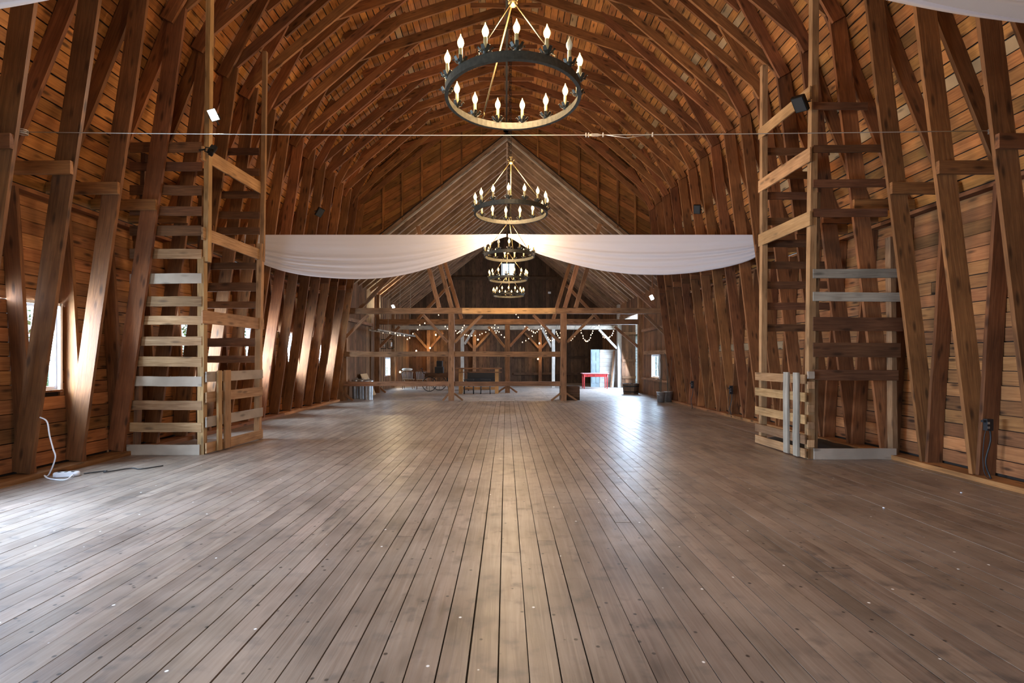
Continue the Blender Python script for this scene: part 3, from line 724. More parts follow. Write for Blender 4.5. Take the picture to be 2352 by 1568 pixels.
def interp(pts, x):
    for (x0, y0), (x1, y1) in zip(pts, pts[1:]):
        if min(x0, x1)-1e-6 <= x <= max(x0, x1)+1e-6: return y0+(y1-y0)*(x-x0)/(x1-x0)
    return pts[-1][1]
def smooth(pts, x, h=14): return (interp(pts, max(pts[0][0], x-h))+interp(pts, x)+interp(pts, min(pts[-1][0], x+h)))/3
DE, DC = 10.2, 12.78
Lb = [(560, 570), (580, 593), (600, 606), (650, 623), (700, 633), (750, 638), (800, 641), (850, 641), (900, 637), (950, 627), (1000, 612), (1050, 593), (1100, 571), (1140, 551), (1164, 541)]
Rb = [(1166, 541), (1195, 560), (1231, 582), (1313, 606), (1377, 621), (1453, 630), (1530, 631), (1594, 626), (1670, 613), (1721, 599), (1748, 585), (1766, 565)]
def mk(pts, xa, xb):
    def D(x): return DE+(DC-DE)*(1-abs(x-1165)/600)
    return (lambda s_: W(xa+(xb-xa)*s_, 539-2*math.exp(-abs(xa+(xb-xa)*s_-1165)/60), D(xa+(xb-xa)*s_)),
            lambda s_: W(xa+(xb-xa)*s_, smooth(pts, xa+(xb-xa)*s_), D(xa+(xb-xa)*s_)+.02))
a, b = mk(Lb, 562, 1163); drape(None, a, b, 'white fabric swag across the hall, left half, ending at the left chute', seed=2)
a, b = mk(Rb, 1167, 1764); drape(None, a, b, 'white fabric swag across the hall, right half, ending at the right chute', seed=5)
def near(sg):
    Dn = 3.2
    top = lambda s_: Vector((sg*(.05+4.75*s_), Dn, 4.75-.45*s_+(.12 if sg < 0 else 0)))
    low = lambda s_: Vector((sg*(.05+4.75*s_), Dn+.02, (4.81 if sg < 0 else 4.70)-1.22*math.sin(min(1, s_*1.18)*math.pi/2)**.9+(.35*max(0, s_-.85)/.15)))
    return top, low
for sg, l in ((-1, 'white fabric swag overhead, only its edge showing at the top left corner'), (1, 'white fabric swag overhead, its lower edge crossing the top right corner')):
    a, b = near(sg); drape(None, a, b, l, seed=8+sg)

# ------------------------------------------------------------------ chandeliers
def arc(r, z, n, a0=0, a1=2*math.pi): return [Vector((r*math.cos(a0+(a1-a0)*i/n), r*math.sin(a0+(a1-a0)*i/n), z)) for i in range(n+1)]
R = .60
ring = MB(); ring.lathe([(R-.006, 0), (R-.006, .068), (R+.006, .068), (R+.006, 0), (R-.006, 0)], 72, smooth=False)
ring.lathe([(R-.022, -.004), (R-.022, .004), (R+.010, .004), (R+.010, -.004), (R-.022, -.004)], 72, smooth=False)
ring_me = ring.mesh(M['iron'], 'ring')
sle = MB().lathe([(.0, .03), (.016, .03), (.016, .125), (.013, .128), (0, .128)], 10).mesh(M['sleeve'], 'sleeve')
flame = MB().lathe([(.0, 0), (.012, .002), (.016, .012), (.025, .032), (.028, .048), (.025, .066), (.016, .085), (.007, .103), (.003, .12), (0, .124)], 12)
flame_on, flame_off = flame.mesh(M['bulb'], 'flame'), flame.mesh(M['bulboff'], 'flame_off')
cup = MB(); cup.lathe([(0, .0), (.018, .0), (.022, .02), (.03, .03), (.012, .034), (0, .034)], 10)
for k in range(7):
    a = 2*math.pi*k/7; u = Vector((math.cos(a), math.sin(a), 0)); v = Vector((-math.sin(a), math.cos(a), 0)); zz = Vector((0, 0, 1))
    P_ = [u*.018+zz*.012, u*.040+v*.016+zz*.022, u*.040-v*.016+zz*.022, u*.060+v*.013+zz*.046, u*.060-v*.013+zz*.046, u*.072+zz*.038]
    V = P_+[q-zz*.003 for q in P_]
    cup.add(V, [(0, 2, 1), (1, 2, 4, 3), (3, 4, 5), (6, 7, 8), (7, 9, 10, 8), (9, 11, 10), (0, 1, 7, 6), (1, 3, 9, 7), (3, 5, 11, 9), (5, 4, 10, 11), (4, 2, 8, 10), (2, 0, 6, 8)])
cup_me = cup.mesh(M['iron'], 'petal_cup')
def chain_mesh(L, mat):
    mb = MB(); n = int(L/.052)
    for i in range(n):
        zc = (i+.5)*L/n; pts = []
        for k in range(10):
            a = 2*math.pi*k/9; dx, dz = .014*math.cos(a), .032*math.sin(a)
            pts.append((dx if i % 2 else 0, 0 if i % 2 else dx, zc+dz))
        mb.tube(pts, .004, 4, cap=False)
    return mb.mesh(mat, 'chain')
CH = [(4.50, 1178, 3.73, 8, [120, 240, 304], [13]), (8.28, 1173.5, 3.78, 2, [90, 210, 330], []), (12.02, 1170, 3.83, 5, [78, 196, 318], [3, 7, 10]),
      (15.72, 1167, 3.85, 0, [100, 215, 340], [2, 3, 4]), (19.42, 1168, 3.82, 6, [85, 205, 325], [])]
CL = ['nearest and largest ring chandelier, just above the steel cable', 'second ring chandelier from the camera, above the white drapes',
      'third ring chandelier, in front of the pinch of the white drapes', 'fourth ring chandelier, in front of the small gable window', 'farthest and lowest ring chandelier, below the gable window']
for i, (D, px, z, a0, rods, off) in enumerate(CH):
    x = fx(px, D); t = empty('ring_chandelier', (x, D, z)); B = Matrix.Translation((x, D, z))
    tag(t, CL[i], 'chandelier', 'candle ring chandeliers')
    link('ring', ring_me, t, B)
    hubz = .86
    for a in rods:
        a = math.radians(a); e = Vector((R*math.cos(a), R*math.sin(a), .07)); h0 = Vector((.02*math.cos(a), .02*math.sin(a), hubz))
        mb = MB(); mb.tube([h0, h0.lerp(e, .93)], .008, 6)
        q = h0.lerp(e, .93); mb.tube([q+(e-q)*.1, q+(e-q)*.5+Vector((.012, 0, 0)), e], .006, 5)
        mb.build('rod', M['rod'], t, B)
    mb = MB(); mb.lathe([(0, hubz-.03), (.03, hubz-.02), (.045, hubz), (.03, hubz+.02), (.012, hubz+.03), (.012, hubz+.08), (.03, hubz+.09), (.0, hubz+.11)], 12)
    for k in range(4):
        a = math.pi/2*k; u = Vector((math.cos(a), math.sin(a), 0)); mb.tube([u*.03+Vector((0, 0, hubz+.02)), u*.06+Vector((0, 0, hubz+.05)), u*.03+Vector((0, 0, hubz+.08))], .006, 5)
    mb.build('hub', M['rod'], t, B)
    top = 8.82 if D < 16.4 else AP[1]-.1
    link('chain', chain_mesh(top-z-hubz-.1, M['black']), t, B @ Matrix.Translation((0, 0, hubz+.1)))
    for k in range(15):
        a = math.radians(a0+24*k); Bk = B @ Matrix.Translation((R*math.cos(a), R*math.sin(a), .068)) @ Matrix.Rotation(a, 4, 'Z')
        lit = k not in off
        c = link('candle', cup_me, t, Bk); link('sleeve', sle, c, Bk)
        link('flame_bulb', flame_on if lit else flame_off, c, Bk @ Matrix.Translation((0, 0, .126)))
    l = point('chandelier_light', (0, 0, .55), [200, 225, 195, 165, 100][i], (1, .70, .40), .25); l.parent = t; l.data.specular_factor = .1

# ------------------------------------------------------------------ cable with turnbuckle
t = empty('steel_cable', (0, 5.6, 4), label='thin steel cable stretched across the hall with a turnbuckle', cat='cable')
ca, cb = W(52, 303, 5.78), W(2283, 300, 5.62)
pts = [ca.lerp(cb, i/12)-Vector((0, 0, .045*math.sin(math.pi*i/12))) for i in range(13)]
MB().tube(pts, .0055, 6).build('wire', M['wire'], t)
def oncable(px): f = (px-52)/(2283-52); return ca.lerp(cb, f)-Vector((0, 0, .045*math.sin(math.pi*f)))
q = oncable(1382); u = (cb-ca).normalized(); mb = MB()
mb.tube([q-u*.08, q-u*.03+Vector((0, 0, .012)), q+u*.03+Vector((0, 0, .012)), q+u*.08], .005, 6); mb.tube([q-u*.08, q-u*.03-Vector((0, 0, .012)), q+u*.03-Vector((0, 0, .012)), q+u*.08], .005, 6)
mb.build('turnbuckle', M['wire'], t)
for px in (1361, 1367, 1400, 1513):
    q = oncable(px); MB().box(q, (.012, .02, .045)).build('cable_clamp', M['wire'], t)
mb = MB(); q0, q1 = oncable(1405), oncable(1505); mb.tube([q0, q0.lerp(q1, .5)-Vector((0, 0, .035)), q1], .004, 5); mb.build('loop_tail', M['wire'], t)
for q in (ca, cb):
    mb = MB()
    for k in range(3): mb.tube([q+Vector((.05*math.cos(a/8*6.283), .045*math.sin(a/8*6.283), -.02+.02*k)) for a in range(9)], .006, 5)
    mb.build('knot', M['wire'], t)

# ------------------------------------------------------------------ floodlights
def flood(loc, aim, size, lit, power, label, name='floodlight'):
    """box head with cooling fins and a bracket"""
    t = empty(name, loc); tag(t, label, 'floodlight', 'floodlights')
    loc = Vector(loc); B = Matrix.Translation(loc) @ Vector(aim).to_track_quat('Y', 'Z').to_matrix().to_4x4() @ Matrix.Rotation(math.radians(25 if lit else -15), 4, 'Y')
    s_ = size
    mb = MB(); mb.box((0, -.02, 0), (s_, .05, s_*1.35))
    for k in range(5): mb.box((-s_*.4+s_*.2*k, -.055, 0), (.008, .03, s_*1.1))
    mb.build('housing', M['black'], t, B)
    MB().box((0, .008, 0), (s_*.86, .008, s_*1.2)).build('lens', M['flood'] if lit else M['glassdark'], t, B)
    mb = MB(); mb.tube([(-s_*.55, -.02, 0), (-s_*.55, -.10, -.05), (s_*.55, -.10, -.05), (s_*.55, -.02, 0)], .008, 5); mb.tube([(0, -.10, -.05), (0, -.15, -.12)], .012, 5); mb.build('bracket', M['black'], t, B)
    if power:
        l = bpy.data.lights.new('flood_light', 'SPOT'); l.energy = power; l.color = (1, .90, .74) if loc.y < 20 else (1, .74, .40); l.spot_size = math.radians(150); l.spot_blend = .8; l.shadow_soft_size = .08
        o = bpy.data.objects.new('flood_light', l); C.objects.link(o); o.parent = t; o.location = Vector(aim).normalized()*.06; o.rotation_euler = Vector(aim).to_track_quat('-Z', 'Y').to_euler()
flood(W(490, 264, 7.15), (.45, -1, -.35), .115, True, 160, 'lit floodlight shining on the left chute post')
flood(W(492, 348, 7.2), (.8, .5, -.5), .10, False, 0, 'small unlit floodlight under the lit one on the left chute')
flood(W(1836, 240, 6.9), (-.6, -.2, -.75), .17, False, 0, 'unlit floodlight clamped to the right chute')
flood(W(735, 488, 12.1), (.6, -.6, -.6), .16, False, 0, 'unlit floodlight on the left trusses above the drape')
flood(W(1601, 481, 11.9), (-.6, -.6, -.6), .16, False, 0, 'unlit floodlight on the right trusses above the drape')
beam('lamp_hanger', (5.10, 17.44, 3.35), (5.10, 17.44, rake(5.10)-.02), .04, .04, M['frame'], None, up=(0, 1, 0))
tag(bpy.data.objects['lamp_hanger'], 'short wooden hanger holding the floodlight under the right annex rafters', 'hanger')
flood(W(1497, 683, 17.3), (-.5, -1, -.2), .13, True, 40, 'small lit floodlight under the right annex rafters')
flood(W(903, 704, 22.0), (.1, -1, .45), .13, True, 130, 'small lit floodlight at the left annex roof plate')

# ------------------------------------------------------------------ small things on the hall walls and floor
def curve_thing(name, pts, r, mat, label, cat, n=7, parent=None):
    o = MB().tube(pts, r, n).build(name, mat, parent)
    if label: tag(o, label, cat)
    return o
t = empty('power_strip', W(150, 1094, 5.95)); tag(t, 'white power strip with its cable on the floor by the left wall', 'power strip')
pc = W(153, 1093, 5.94); pc.z = .03; Mx = Matrix.Translation(pc) @ Matrix.Rotation(math.radians(18), 4, 'Z')
mb = MB(); mb.box((0, 0, 0), (.17, .09, .05)); mb.lathe([(0, -.025), (.045, -.025), (.045, .015), (.035, .025), (0, .025)], 14, (-.085, 0, 0)); mb.lathe([(0, -.025), (.045, -.025), (.045, .015), (.035, .025), (0, .025)], 14, (.085, 0, 0)); mb.build('housing', M['plastic'], t, Mx)
for k in range(3):
    MB().box((-.07+.065*k, 0, .0265), (.028, .03, .003)).build('socket', M['blackp'], t, Mx)
def bez(pts, n=6):
    out = []
    P_ = [pts[0]]+list(pts)+[pts[-1]]
    for i in range(1, len(P_)-2):
        p0, p1, p2, p3 = P_[i-1:i+3]
        for k in range(n):
            s_ = k/n; out.append(.5*((2*p1)+(-p0+p2)*s_+(2*p0-5*p1+4*p2-p3)*s_*s_+(-p0+3*p1-3*p2+p3)*s_**3))
    out.append(pts[-1]); return out
cp = [W(92, 958, 5.72), W(108, 968, 5.72), W(114, 1000, 5.74), W(122, 1030, 5.76), W(127, 1052, 5.8), W(112, 1075, 5.9), W(102, 1090, 5.86), W(115, 1103, 5.78), W(150, 1104, 5.73), pc+Vector((.10, -.03, 0))]
for q in cp[5:]: q.z = max(.012, min(q.z, .03))
MB().tube(bez(cp), .0075, 7).build('cable', M['plastic'], t)
cp = [Vector((-5.1, 6.05, .01)), Vector((-4.95, 6.2, .01)), Vector((-4.9, 6.12, .012)), Vector((-4.75, 6.35, .01)), Vector((-4.6, 6.3, .01)), Vector((-4.45, 6.5, .01))]
tag(curve_thing('cord', bez(cp), .007, M['blackp'], None, None, 7, t), 'thin black cord')
cp = [W(252, 930, 7.4), W(250, 960, 7.35), W(256, 1000, 7.3), W(257, 1046, 7.25)]
curve_thing('hanging_wire', bez(cp), .006, M['plastic'], 'thin white wire hanging beside the left chute', 'wire')
o = beam('loose_lath', W(240, 925, 7.25), W(247, 1046, 7.2), .02, .045, M['wallb'], None); tag(o, 'short loose lath leaning on the wall left of the chute', 'lath')
def outlet(px, py, D, zb, label, h=.13, sgx=-1):
    q = W(px, py, D); t = empty('outlet_box', q); tag(t, label, 'outlet box', 'black outlet boxes on the right wall')
    MB().box(q, (.07, .05, h)).build('box', M['blackp'], t)
    mb = MB()
    for k in range(2): mb.box(q+Vector((sgx*.02, -.026, -.03+.05*k)), (.025, .004, .025))
    mb.build('socket', M['galv'], t); MB().box(q+Vector((-.05, 0, .04)), (.04, .03, .025)).build('plug', M['blackp'], t)
    for k in range(2):
        cp = [q+Vector((.01-.05*k, -.01, -h/2)), q+Vector((.015-.075*k, -.01, -h/2-.12)), q+Vector((-.03-.03*k, 0, -h/2-.35)), Vector((q.x-.01-.04*k, q.y-.03, .08)), Vector((q.x-.04+.1*k, q.y-.1, .014))]
        MB().tube(bez(cp), .009 if k == 0 else .004, 6).build('cable', M['blackp'], t)
outlet(2270, 975, 5.64, 0, 'nearest black outlet box with cables, low on a stud at right')
outlet(1679, 895, 11.95, 0, 'black outlet box low on the right wall, before the chute', .2)
outlet(1590, 883, 13.9, 0, 'black outlet box low on the right wall, farthest of them', .2)
# a little debris: paper on the floor
for (px, py, l) in ((2208, 1132, 'white scrap near the right wall'), (2030, 1167, 'small white splinter of paper on the right floor')):
    q = W(px, py, HC*F/(py-VY)); o = MB().lathe([(0, .0), (.012, .002), (.010, .008), (0, .010)], 6, (q.x, q.y, .001)).build('paper_scrap', M['plastic']); tag(o, l, 'scrap')

# ------------------------------------------------------------------ string lights in the annex
def z1(a, b): return (760+a/4.752, 620+b/4.752)
def z2(a, b): return (1160+a/4.752, 620+b/4.752)
ST = [(21.4, z2, [(120, 483), (145, 515), (168, 555), (200, 587), (215, 615), (247, 637), (262, 653), (290, 663), (308, 673), (330, 685), (350, 672), (368, 650), (395, 600)], 'swag right of the central post, starting at the new beam'),
      (21.6, z2, [(397, 640), (430, 620), (443, 662), (450, 690), (468, 735), (480, 755), (495, 768), (515, 768), (533, 755), (540, 740)], 'deep swag just left of the right bent post'),
      (22.0, z2, [(560, 675), (568, 695), (577, 715), (590, 738), (603, 738), (604, 685)], 'short swag touching the right bent post'),
      (22.2, z2, [(720, 765), (737, 748), (760, 723), (783, 690), (828, 650)], 'rising row right of the right bent post'),
      (22.4, z2, [(828, 655), (832, 685), (850, 718), (854, 745), (870, 762), (880, 775), (893, 778), (903, 775), (918, 762), (932, 740), (937, 708), (952, 688), (958, 665), (973, 618), (1000, 558)], 'deep U-shaped swag above the red table'),
      (22.8, z2, [(1025, 605), (1032, 648), (1047, 680), (1063, 705), (1070, 730), (1088, 738), (1115, 742), (1133, 738), (1145, 728), (1167, 712), (1175, 690), (1183, 665), (1200, 635)], 'swag left of the side doorway'),
      (23.0, z2, [(190, 787), (227, 770), (258, 748), (298, 720), (310, 680)], 'low slanting row right of the central post'),
      (20.9, z1, [(1175, 490), (1218, 552), (1222, 578), (1248, 615), (1273, 640)], 'falling row left of the left bent post'),
      (21.8, z1, [(1363, 663), (1380, 690), (1395, 678), (1408, 667), (1432, 650), (1438, 628), (1455, 605), (1515, 572), (1622, 577), (1722, 570)], 'long row right of the left bent post'),
      (23.2, z1, [(1460, 705), (1480, 708), (1500, 713), (1537, 717), (1575, 715), (1625, 705), (1650, 693), (1690, 678), (1728, 653), (1757, 627), (1785, 632), (1825, 627), (1828, 552)], 'lower long row left of the central post'),
      (21.0, z1, [(1790, 597), (1792, 663), (1803, 685), (1797, 725), (1815, 663), (1835, 675), (1860, 707), (1893, 733)], 'tangled row touching the central post'),
      (19.6, z1, [(515, 650), (570, 682), (643, 682), (703, 688), (730, 712), (755, 710), (800, 715), (835, 755), (860, 740), (895, 695), (947, 650), (970, 600), (1025, 580)], 'long row over the cart, at the left of the annex')]
fb = MB().lathe([(0, -.026), (.011, -.023), (.017, -.010), (.017, .003), (.010, .016), (.007, .026), (0, .026)], 8)
fb_me = fb.mesh(M['fairy'], 'string_bulb')
for D, zz, pts, l in ST:
    P_ = [W(*zz(*p), D) for p in pts]; t = empty('string_light', P_[0]); tag(t, 'string of small warm bulbs, ' + l, 'string light', 'string lights in the annex')
    e0, e1 = [Vector((p.x, B2+.07 if abs(p.y-B2) < abs(p.y-B3) else B3-.07, 2.86)) for p in (P_[0], P_[-1])]
    MB().tube([e0]+[p+Vector((0, 0, .035)) for p in P_]+[e1], .005, 5).build('cord', M['blackp'], t)
    for p in P_: link('bulb', fb_me, t, Matrix.Translation(p))
for (f_, a, b, D, l) in ((z1, 1145, 705, 28.2, 'upper left on the back wall'), (z1, 1082, 848, 28.1, 'in the middle left of the back wall'), (z1, 932, 880, 27.9, 'low at the left of the back wall'),
                         (z1, 1605, 757, 28.1, 'on the back wall left of the central post'), (z2, 375, 797, 28.1, 'on the back wall right of the central post'), (z2, 360, 968, 28.1, 'low on the back wall right of the central post'), (z1, 755, 1110, 25, 'beside the annex window at left')):
    q = W(*f_(a, b), D); t = empty('wall_lamp', q); tag(t, 'small bare glowing bulb ' + l, 'wall lamp', 'bare bulbs in the annex')
    MB().lathe([(0, -.06), (.03, -.05), (.045, -.02), (.035, .02), (.015, .04), (0, .04)], 10, q).build('bulb', M['fairy'], t)
    MB().tube([q+Vector((0, 0, .03)), q+Vector((0, .02, .12)), q+Vector((0, .18, .16))], .012, 6).build('socket', M['black'], t)
    point('wall_lamp_light', (0, -.15, 0), 9, (1, .62, .25), .06, t)

# ------------------------------------------------------------------ annex furniture
def onf(px, D): return Vector((fx(px, D), D, 0))
CANS = [(819, 17.55, 'galvanised corrugated can, half hidden at the left wall'), (832, 17.45, 'galvanised corrugated can, left of the front pair'), (846, 17.0, 'galvanised corrugated can, right of the front pair')]
rb = []
can = MB(); n = 48
V = []; Fs = []
for z, s_ in ((0, .9), (.62, 1.0)):
    for k in range(n): a = 2*math.pi*k/n; r_ = (.155+(.005 if k % 2 else -.003))*s_; V.append((r_*math.cos(a), r_*math.sin(a), z))
for k in range(n): Fs.append((k, (k+1) % n, n+(k+1) % n, n+k))
can.add(V, Fs, False); can.lathe([(.162, .60), (.166, .61), (.166, .63), (.160, .64)], 24); can.lathe([(0, .01), (.14, .01)], 24)
can_me = can.mesh(M['galv'], 'body')
lid_me = MB().lathe([(.170, .625), (.172, .65), (.13, .675), (.05, .69), (0, .692)], 24).mesh(M['galv'], 'lid')
hd_me = MB().tube([(-.04, 0, .685), (-.035, 0, .72), (.035, 0, .72), (.04, 0, .685)], .006, 6).mesh(M['galv'], 'handle')
for px, D, l in CANS:
    q = onf(px, D); t = empty('galvanised_can', q); tag(t, l, 'metal can', 'galvanised cans in the annex'); B = Matrix.Translation(q)
    link('body', can_me, t, B); ld = link('lid', lid_me, t, B); link('handle', hd_me, ld, B)
o = beam('plywood_sheet', (-5.05, 19.0, .0), (-5.40, 19.0, .82), .9, .015, M['ply'], None, up=(1, 0, .4), wob=0); tag(o, 'tan plywood sheet leaning on the left annex wall behind the cans', 'plywood')
# spindle chairs
def spindle_chair(q, rz, label, cushion):
    t = empty('spindle_chair', q, rz); tag(t, label, 'chair', 'spindle-backed chairs in the annex'); B = Matrix.Translation(q) @ Matrix.Rotation(rz, 4, 'Z')
    MB().box((0, 0, .43), (.50, .46, .04)).build('seat', M['frame'], t, B)
    for sx in (-1, 1):
        for sy in (-1, 1): MB().tube([(sx*.2, sy*.18, .42), (sx*.23, sy*.22, 0)], [.02, .014], 8).build('leg', M['frame'], t, B)
    for k in range(8):
        x = -.22+.44*k/7; MB().tube([(x*.95, -.20, .44), (x*1.08, -.27, .80)], .009, 6).build('spindle', M['whitew'], t, B)
    mb = MB(); mb.tube([(-.26, -.24, .74), (-.25, -.275, .80), (-.12, -.285, .83), (.12, -.285, .83), (.25, -.275, .80), (.26, -.24, .74)], .018, 8); mb.build('back_rail', M['frame'], t, B)
    if cushion: 
        o = MB().lathe([(0, -.06), (.16, -.05), (.21, -.01), (.20, .03), (.12, .055), (0, .06)], 20).build('cushion', M['cushion'], None, Matrix.Translation(q+Vector((0, -.26, .90))) @ Matrix.Diagonal((1.15, .35, 1, 1))); tag(o, 'white cushion lying on the left spindle chair back', 'cushion')
spindle_chair(onf(938, 23.2), 0, 'spindle-backed chair at the left, under a white cushion', True)
spindle_chair(onf(969, 22.8), .15, 'spindle-backed chair beside the cart, without a cushion', False)
# hand cart
q = onf(1000, 21.6); t = empty('hand_cart', q, label='dark two-wheeled hand cart with spoked iron wheels', cat='cart'); B = Matrix.Translation(q)
wheel = MB(); rr = .30; wheel.tube([(rr*math.cos(2*math.pi*k/24), 0, rr*math.sin(2*math.pi*k/24)) for k in range(25)], .015, 6, cap=False)
for k in range(8): a = math.pi/4*k; wheel.tube([(0, 0, 0), (rr*math.cos(a), 0, rr*math.sin(a))], .008, 5)
wheel.tube([(0, -.04, 0), (0, .04, 0)], .035, 8); wm_ = wheel.mesh(M['black'], 'wheel')
for dx, dy in ((-.2, -.38), (.12, .38)): link('wheel', wm_, t, B @ Matrix.Translation((dx, dy, rr+.015)))
MB().box((.1, 0, .64), (1.05, .62, .10)).box((.1, -.31, .72), (1.05, .03, .12)).box((.1, .31, .72), (1.05, .03, .12)).build('bed', M['barndark'], t, B)
MB().tube([(0, -.38, rr+.015), (0, .38, rr+.015)], .02, 6).build('axle', M['black'], t, B)
MB().tube([(-.42, 0, .66), (-.56, 0, .85), (-.60, 0, .97)], .018, 6).tube([(-.60, -.2, .97), (-.60, .2, .97)], .018, 6).build('handle', M['barndark'], t, B)
MB().bar((.5, 0, .62), (.58, 0, .02), .05, .05, (0, 1, 0)).build('prop_leg', M['black'], t, B)
for (px, z, w_, h_, l) in ((1009, .70, .36, .34, 'black box standing on the cart, the lower one'), (1010, 1.05, .24, .25, 'small black box stacked on top of the cart')):
    q = onf(px, 21.5); t = empty('black_box', (q.x, q.y, z)); tag(t, l, 'box', 'black boxes on the cart')
    MB().box((q.x, q.y, z+h_/2), (w_, .3, h_)).build('body', M['blackp'], t); MB().box((q.x, q.y-.152, z+h_/2), (w_*.8, .01, h_*.8)).build('grille', M['tarp'], t)
q = onf(988, 23.9); t = empty('leaning_board', q)
# bar table and stools
D = 20.15; q = onf(1100, D-.0); t = empty('bar_table', q, label='tall wooden bar table left of the central post', cat='table'); B = Matrix.Translation(q)
for k in range(4): beam('top_plank', (q.x-.92, D-.24+.16*k, 1.0), (q.x+.92, D-.24+.16*k, 1.0), .155, .04, M['frame'], t)
beam('shelf', (q.x-.90, D-.36, .86), (q.x+.92, D-.36, .86), .10, .035, M['frame'], t)
for sx in (-.72, .72):
    for sy in (-.2, .2): beam('leg', (q.x+sx, D+sy, 0), (q.x+sx, D+sy, .98), .14, .09, M['newbeam'], t, up=(0, 1, 0))
beam('stretcher', (q.x-.72, D, .2), (q.x+.72, D, .2), .05, .12, M['newbeam'], t)
for px, l in ((1077, 'black metal stool in front of the bar table, left'), (1115, 'black metal stool in front of the bar table, right')):
    qq = onf(px, 19.75); t = empty('stool', qq); tag(t, l, 'stool', 'black stools at the bar table'); B = Matrix.Translation(qq)
    MB().box((0, 0, .56), (.40, .30, .035)).build('seat', M['blackp'], t, B)
    for sx in (-1, 1):
        for sy in (-1, 1): MB().tube([(sx*.17, sy*.12, .55), (sx*.185, sy*.14, 0)], .014, 6).build('leg', M['blackp'], t, B)
    MB().tube([(-.18, -.13, .2), (.18, -.13, .2)], .009, 5).build('footrest', M['blackp'], t, B)
q = onf(1108, 22.0); t = empty('dark_bench', q, label='dark sofa-like bench behind the bar table', cat='bench')
MB().box((q.x, q.y, .45), (1.35, .5, .12)).build('seat', M['blackp'], t); MB().box((q.x, q.y+.25, .64), (1.35, .06, .36)).build('backrest', M['blackp'], t)
for sx in (-.6, .6):
    for sy in (-.2, .2): MB().box((q.x+sx, q.y+sy, .2), (.05, .05, .4)).build('leg', M['blackp'], t)
# red table
D = 23.3; q = onf(1366, D); t = empty('red_table', q, .0, label='small red painted table with a drawer, near the side door', cat='table'); wd = .56
MB().box((q.x, D, .705), (1.22, .62, .03)).build('tabletop', plain('worn_pale_red', (.62, .30, .32), .5), t)
MB().box((q.x, D, .62), (1.06, .5, .14)).build('apron', M['red'], t)
dr = MB().box((q.x-.05, D-.258, .62), (.62, .02, .10)).build('drawer', M['red'], t); MB().lathe([(0, 0), (.015, 0), (.02, .02), (0, .03)], 8).build('knob', M['rod'], dr, Matrix.Translation((q.x-.05, D-.268, .62)) @ Matrix.Rotation(math.pi/2, 4, 'X'))
for sx in (-.53, .53):
    for sy in (-.24, .24): MB().tube([(q.x+sx, D+sy, .69), (q.x+sx, D+sy, .5), (q.x+sx*1.0, D+sy, 0)], [.035, .032, .02], 8).build('leg', M['red'], t)
# leaning doors and boards
t = empty('panelled_door', onf(1367, 24.6), label='blue-grey panelled door leaning upright behind the red table', cat='door')
xa, xb = fx(1357.5, 24.55), fx(1377, 24.55)
MB().box(((xa+xb)/2, 24.6, .92), (xb-xa, .04, 1.84)).build('slab', M['bluegrey'], t)
for z in (.4, .95, 1.5): 
    for dx in (-.1, .1): MB().box(((xa+xb)/2+dx, 24.572, z), (.13, .015, .42)).build('panel', M['bluegrey'], t)
t = empty('whitewashed_door', onf(1397, 24.7), label='wide whitewashed plank door leaning beside the blue-grey door', cat='door')
xa, xb = fx(1378, 24.6), fx(1417, 24.6)
for k in range(9): beam('plank', (xa, 24.68+.0*k, .1+.2*k), (xb, 24.68, .1+.2*k), .03, .194, M['whitew'], t, wob=0)
beam('ledge', (xa, 24.64, 1.76), (xb, 24.64, 1.76), .03, .14, M['whitew'], t)
for k, (a, b, l) in enumerate(((1404, 1411, 'brown plank leaning on the whitewashed door'), (1407, 1415, 'narrow pale plank leaning beside the white door post'))):
    o = beam('loose_plank', W(a, 889, 24.3), W(b, 805, 24.55), .09, .02, M['frame' if k == 0 else 'whitew'], None, up=(0, 1, 0)); tag(o, l, 'plank')
# barrel planter, crate, buckets
def barrel(q, r_, h_, label):
    t = empty('half_barrel', q); tag(t, label, 'barrel')
    n = 18
    for k in range(n):
        a = 2*math.pi*(k+.5)/n; u = Vector((math.cos(a), math.sin(a), 0))
        beam('stave', Vector(q)+u*r_*.88, Vector(q)+u*r_+Vector((0, 0, h_)), .025, 2*math.pi*r_/n*.97, M['barndark'], t, up=Vector((-u.y, u.x, 0)), wob=0)
    for z, f in ((.1, .91), (h_*.75, .985)): MB().lathe([(r_*f+.014, z-.02), (r_*f+.02, z-.02), (r_*f+.02, z+.02), (r_*f+.014, z+.02)], 28, q).build('hoop', M['black'], t)
    MB().lathe([(0, h_*.8), (r_*.93, h_*.8)], 20, q).build('soil', M['dark'], t)
barrel(onf(1449, 19.75), .31, .42, 'dark wooden half barrel under the open side doorway')
q = onf(1308, 17.0); t = empty('wooden_crate', q, label='dark wooden crate behind the right bent post', cat='crate')
for k in range(4):
    for (a, b) in (((-.31, -.2), (.31, -.2)), ((-.31, .2), (.31, .2)), ((-.31, -.2), (-.31, .2)), ((.31, -.2), (.31, .2))):
        beam('slat', (q.x+a[0], q.y+a[1], .06+.115*k), (q.x+b[0], q.y+b[1], .06+.115*k), .02, .11, M['barndark'], t, wob=0)
MB().box((q.x, q.y, .02), (.6, .38, .02)).build('bottom', M['barndark'], t)
bk = MB().lathe([(0, .01), (.105, .01), (.135, .32), (.142, .325), (.142, .335), (.13, .335), (.10, .02)], 20).mesh(M['galv'], 'bucket')
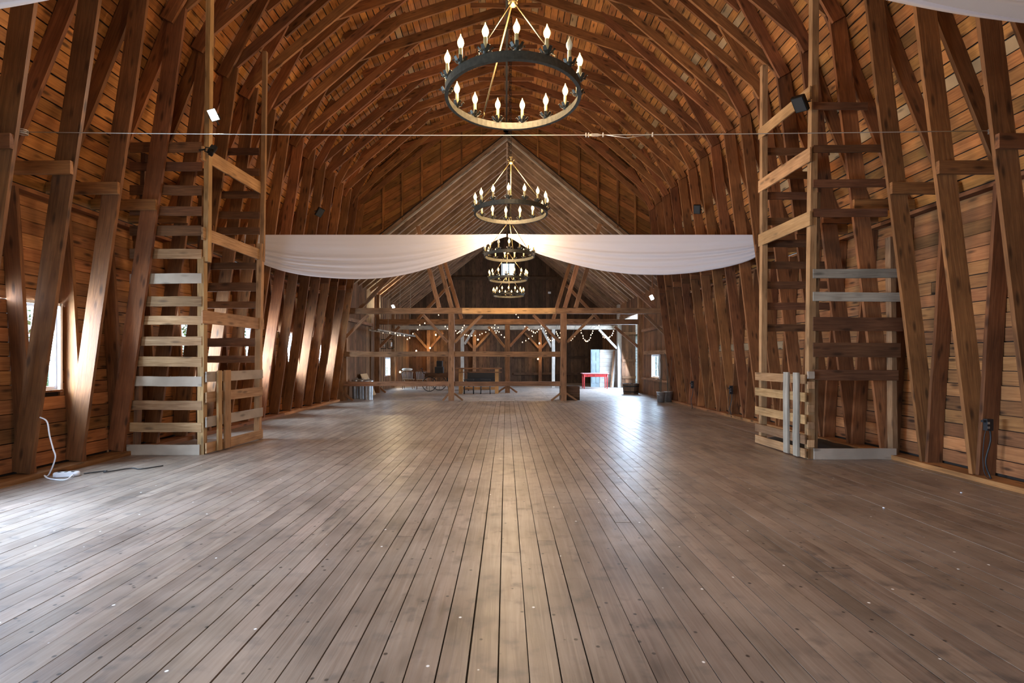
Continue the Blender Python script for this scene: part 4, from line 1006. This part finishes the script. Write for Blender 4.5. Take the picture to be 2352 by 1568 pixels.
for (px, D, l) in ((1518, 15.95, 'galvanised bucket at the right wall holding dry twigs, nearer one'), (1535, 16.2, 'galvanised bucket behind the nearer one, by the foot brace')):
    q = onf(px, D); t = empty('bucket', q); tag(t, l, 'bucket', 'galvanised buckets'); B = Matrix.Translation(q)
    link('body', bk, t, B); MB().tube([(-.14, 0, .31), (-.12, -.08, .26), (0, -.13, .22), (.12, -.08, .26), (.14, 0, .31)], .004, 5).build('bail', M['galv'], t, B)
    tw = empty('twig_bunch', q); tag(tw, 'thin dry twigs standing in the ' + ('nearer' if D < 16 else 'farther') + ' galvanised bucket', 'twigs', 'dry twigs in buckets')
    r = random.Random(int(px))
    for k in range(5):
        a = r.uniform(0, 6.28); e = Vector((math.cos(a)*.14, math.sin(a)*.14, r.uniform(1.0, 1.6)))
        MB().tube(bez([q+Vector((0, 0, .03)), q+Vector((e.x*.3, e.y*.3, e.z*.4)), q+Vector((e.x*.6+.02, e.y*.5, e.z*.75)), q+e]), .006, 5).build('twig', M['bark'], tw)
o = beam('brace_board', W(1524, 921, 16.5), W(1549, 905, 16.5), .05, .10, M['slat'], None, up=(0, 1, 0)); tag(o, 'short slanted board propped beside the buckets', 'board')
# papers, ladder-like frame on left wall, hanging loft rack
o = MB().box(W(1262, 672, 28.35), (.16, .01, .11)).build('paper_notice', M['plastic']); tag(o, 'small blank white notice high on the back wall', 'notice')
for px, l in ((882, 'hanging lantern frame, left of the pair at the annex window'), (898, 'hanging lantern frame, right of the pair at the annex window')):
    q = W(px, 790, 22.2); t = empty('hanging_lantern', q); tag(t, l, 'lantern', 'hanging lanterns'); mb = MB()
    for sx in (-1, 1):
        for sy in (-1, 1): mb.box(q+Vector((sx*.11, sy*.11, 0)), (.02, .02, .42))
    for z in (-.2, .2):
        for s_ in (-1, 1): mb.box(q+Vector((0, s_*.11, z)), (.24, .02, .02)); mb.box(q+Vector((s_*.11, 0, z)), (.02, .24, .02))
    mb.build('cage', M['black'], t)
    MB().tube([q+Vector((0, 0, .2)), q+Vector((0, 0, rake(q.x)-q.z))], .006, 5).build('cord', M['blackp'], t)
    MB().lathe([(0, -.12), (.05, -.10), (.05, .08), (0, .1)], 10, q).build('candle', M['cushion'], t)
t = empty('hanging_ladder', W(905, 762, 19.5), label='old wooden ladder hung level on ropes at the left of the annex', cat='ladder')
la, lb = W(857, 757, 18.6), W(945, 772, 21.6)
for dx in (-.16, .16): beam('rail', la+Vector((dx, 0, 0)), lb+Vector((dx, 0, 0)), .04, .06, M['greyw'], t)
for k in range(10):
    q = la.lerp(lb, (k+.5)/10); MB().tube([q-Vector((.16, 0, 0)), q+Vector((.16, 0, 0))], .014, 6).build('rung', M['greyw'], t)
for f in (.05, .35, .65, .95):
    q = la.lerp(lb, f); MB().tube([q, q+Vector((.05, 0, rake(q.x)-q.z+.02))], .007, 5).build('rope', M['greyw'], t)
# remove the unused empty
for o in list(bpy.data.objects):
    if o.type == 'EMPTY' and not o.children and o.name.startswith(('leaning_board',)): bpy.data.objects.remove(o)
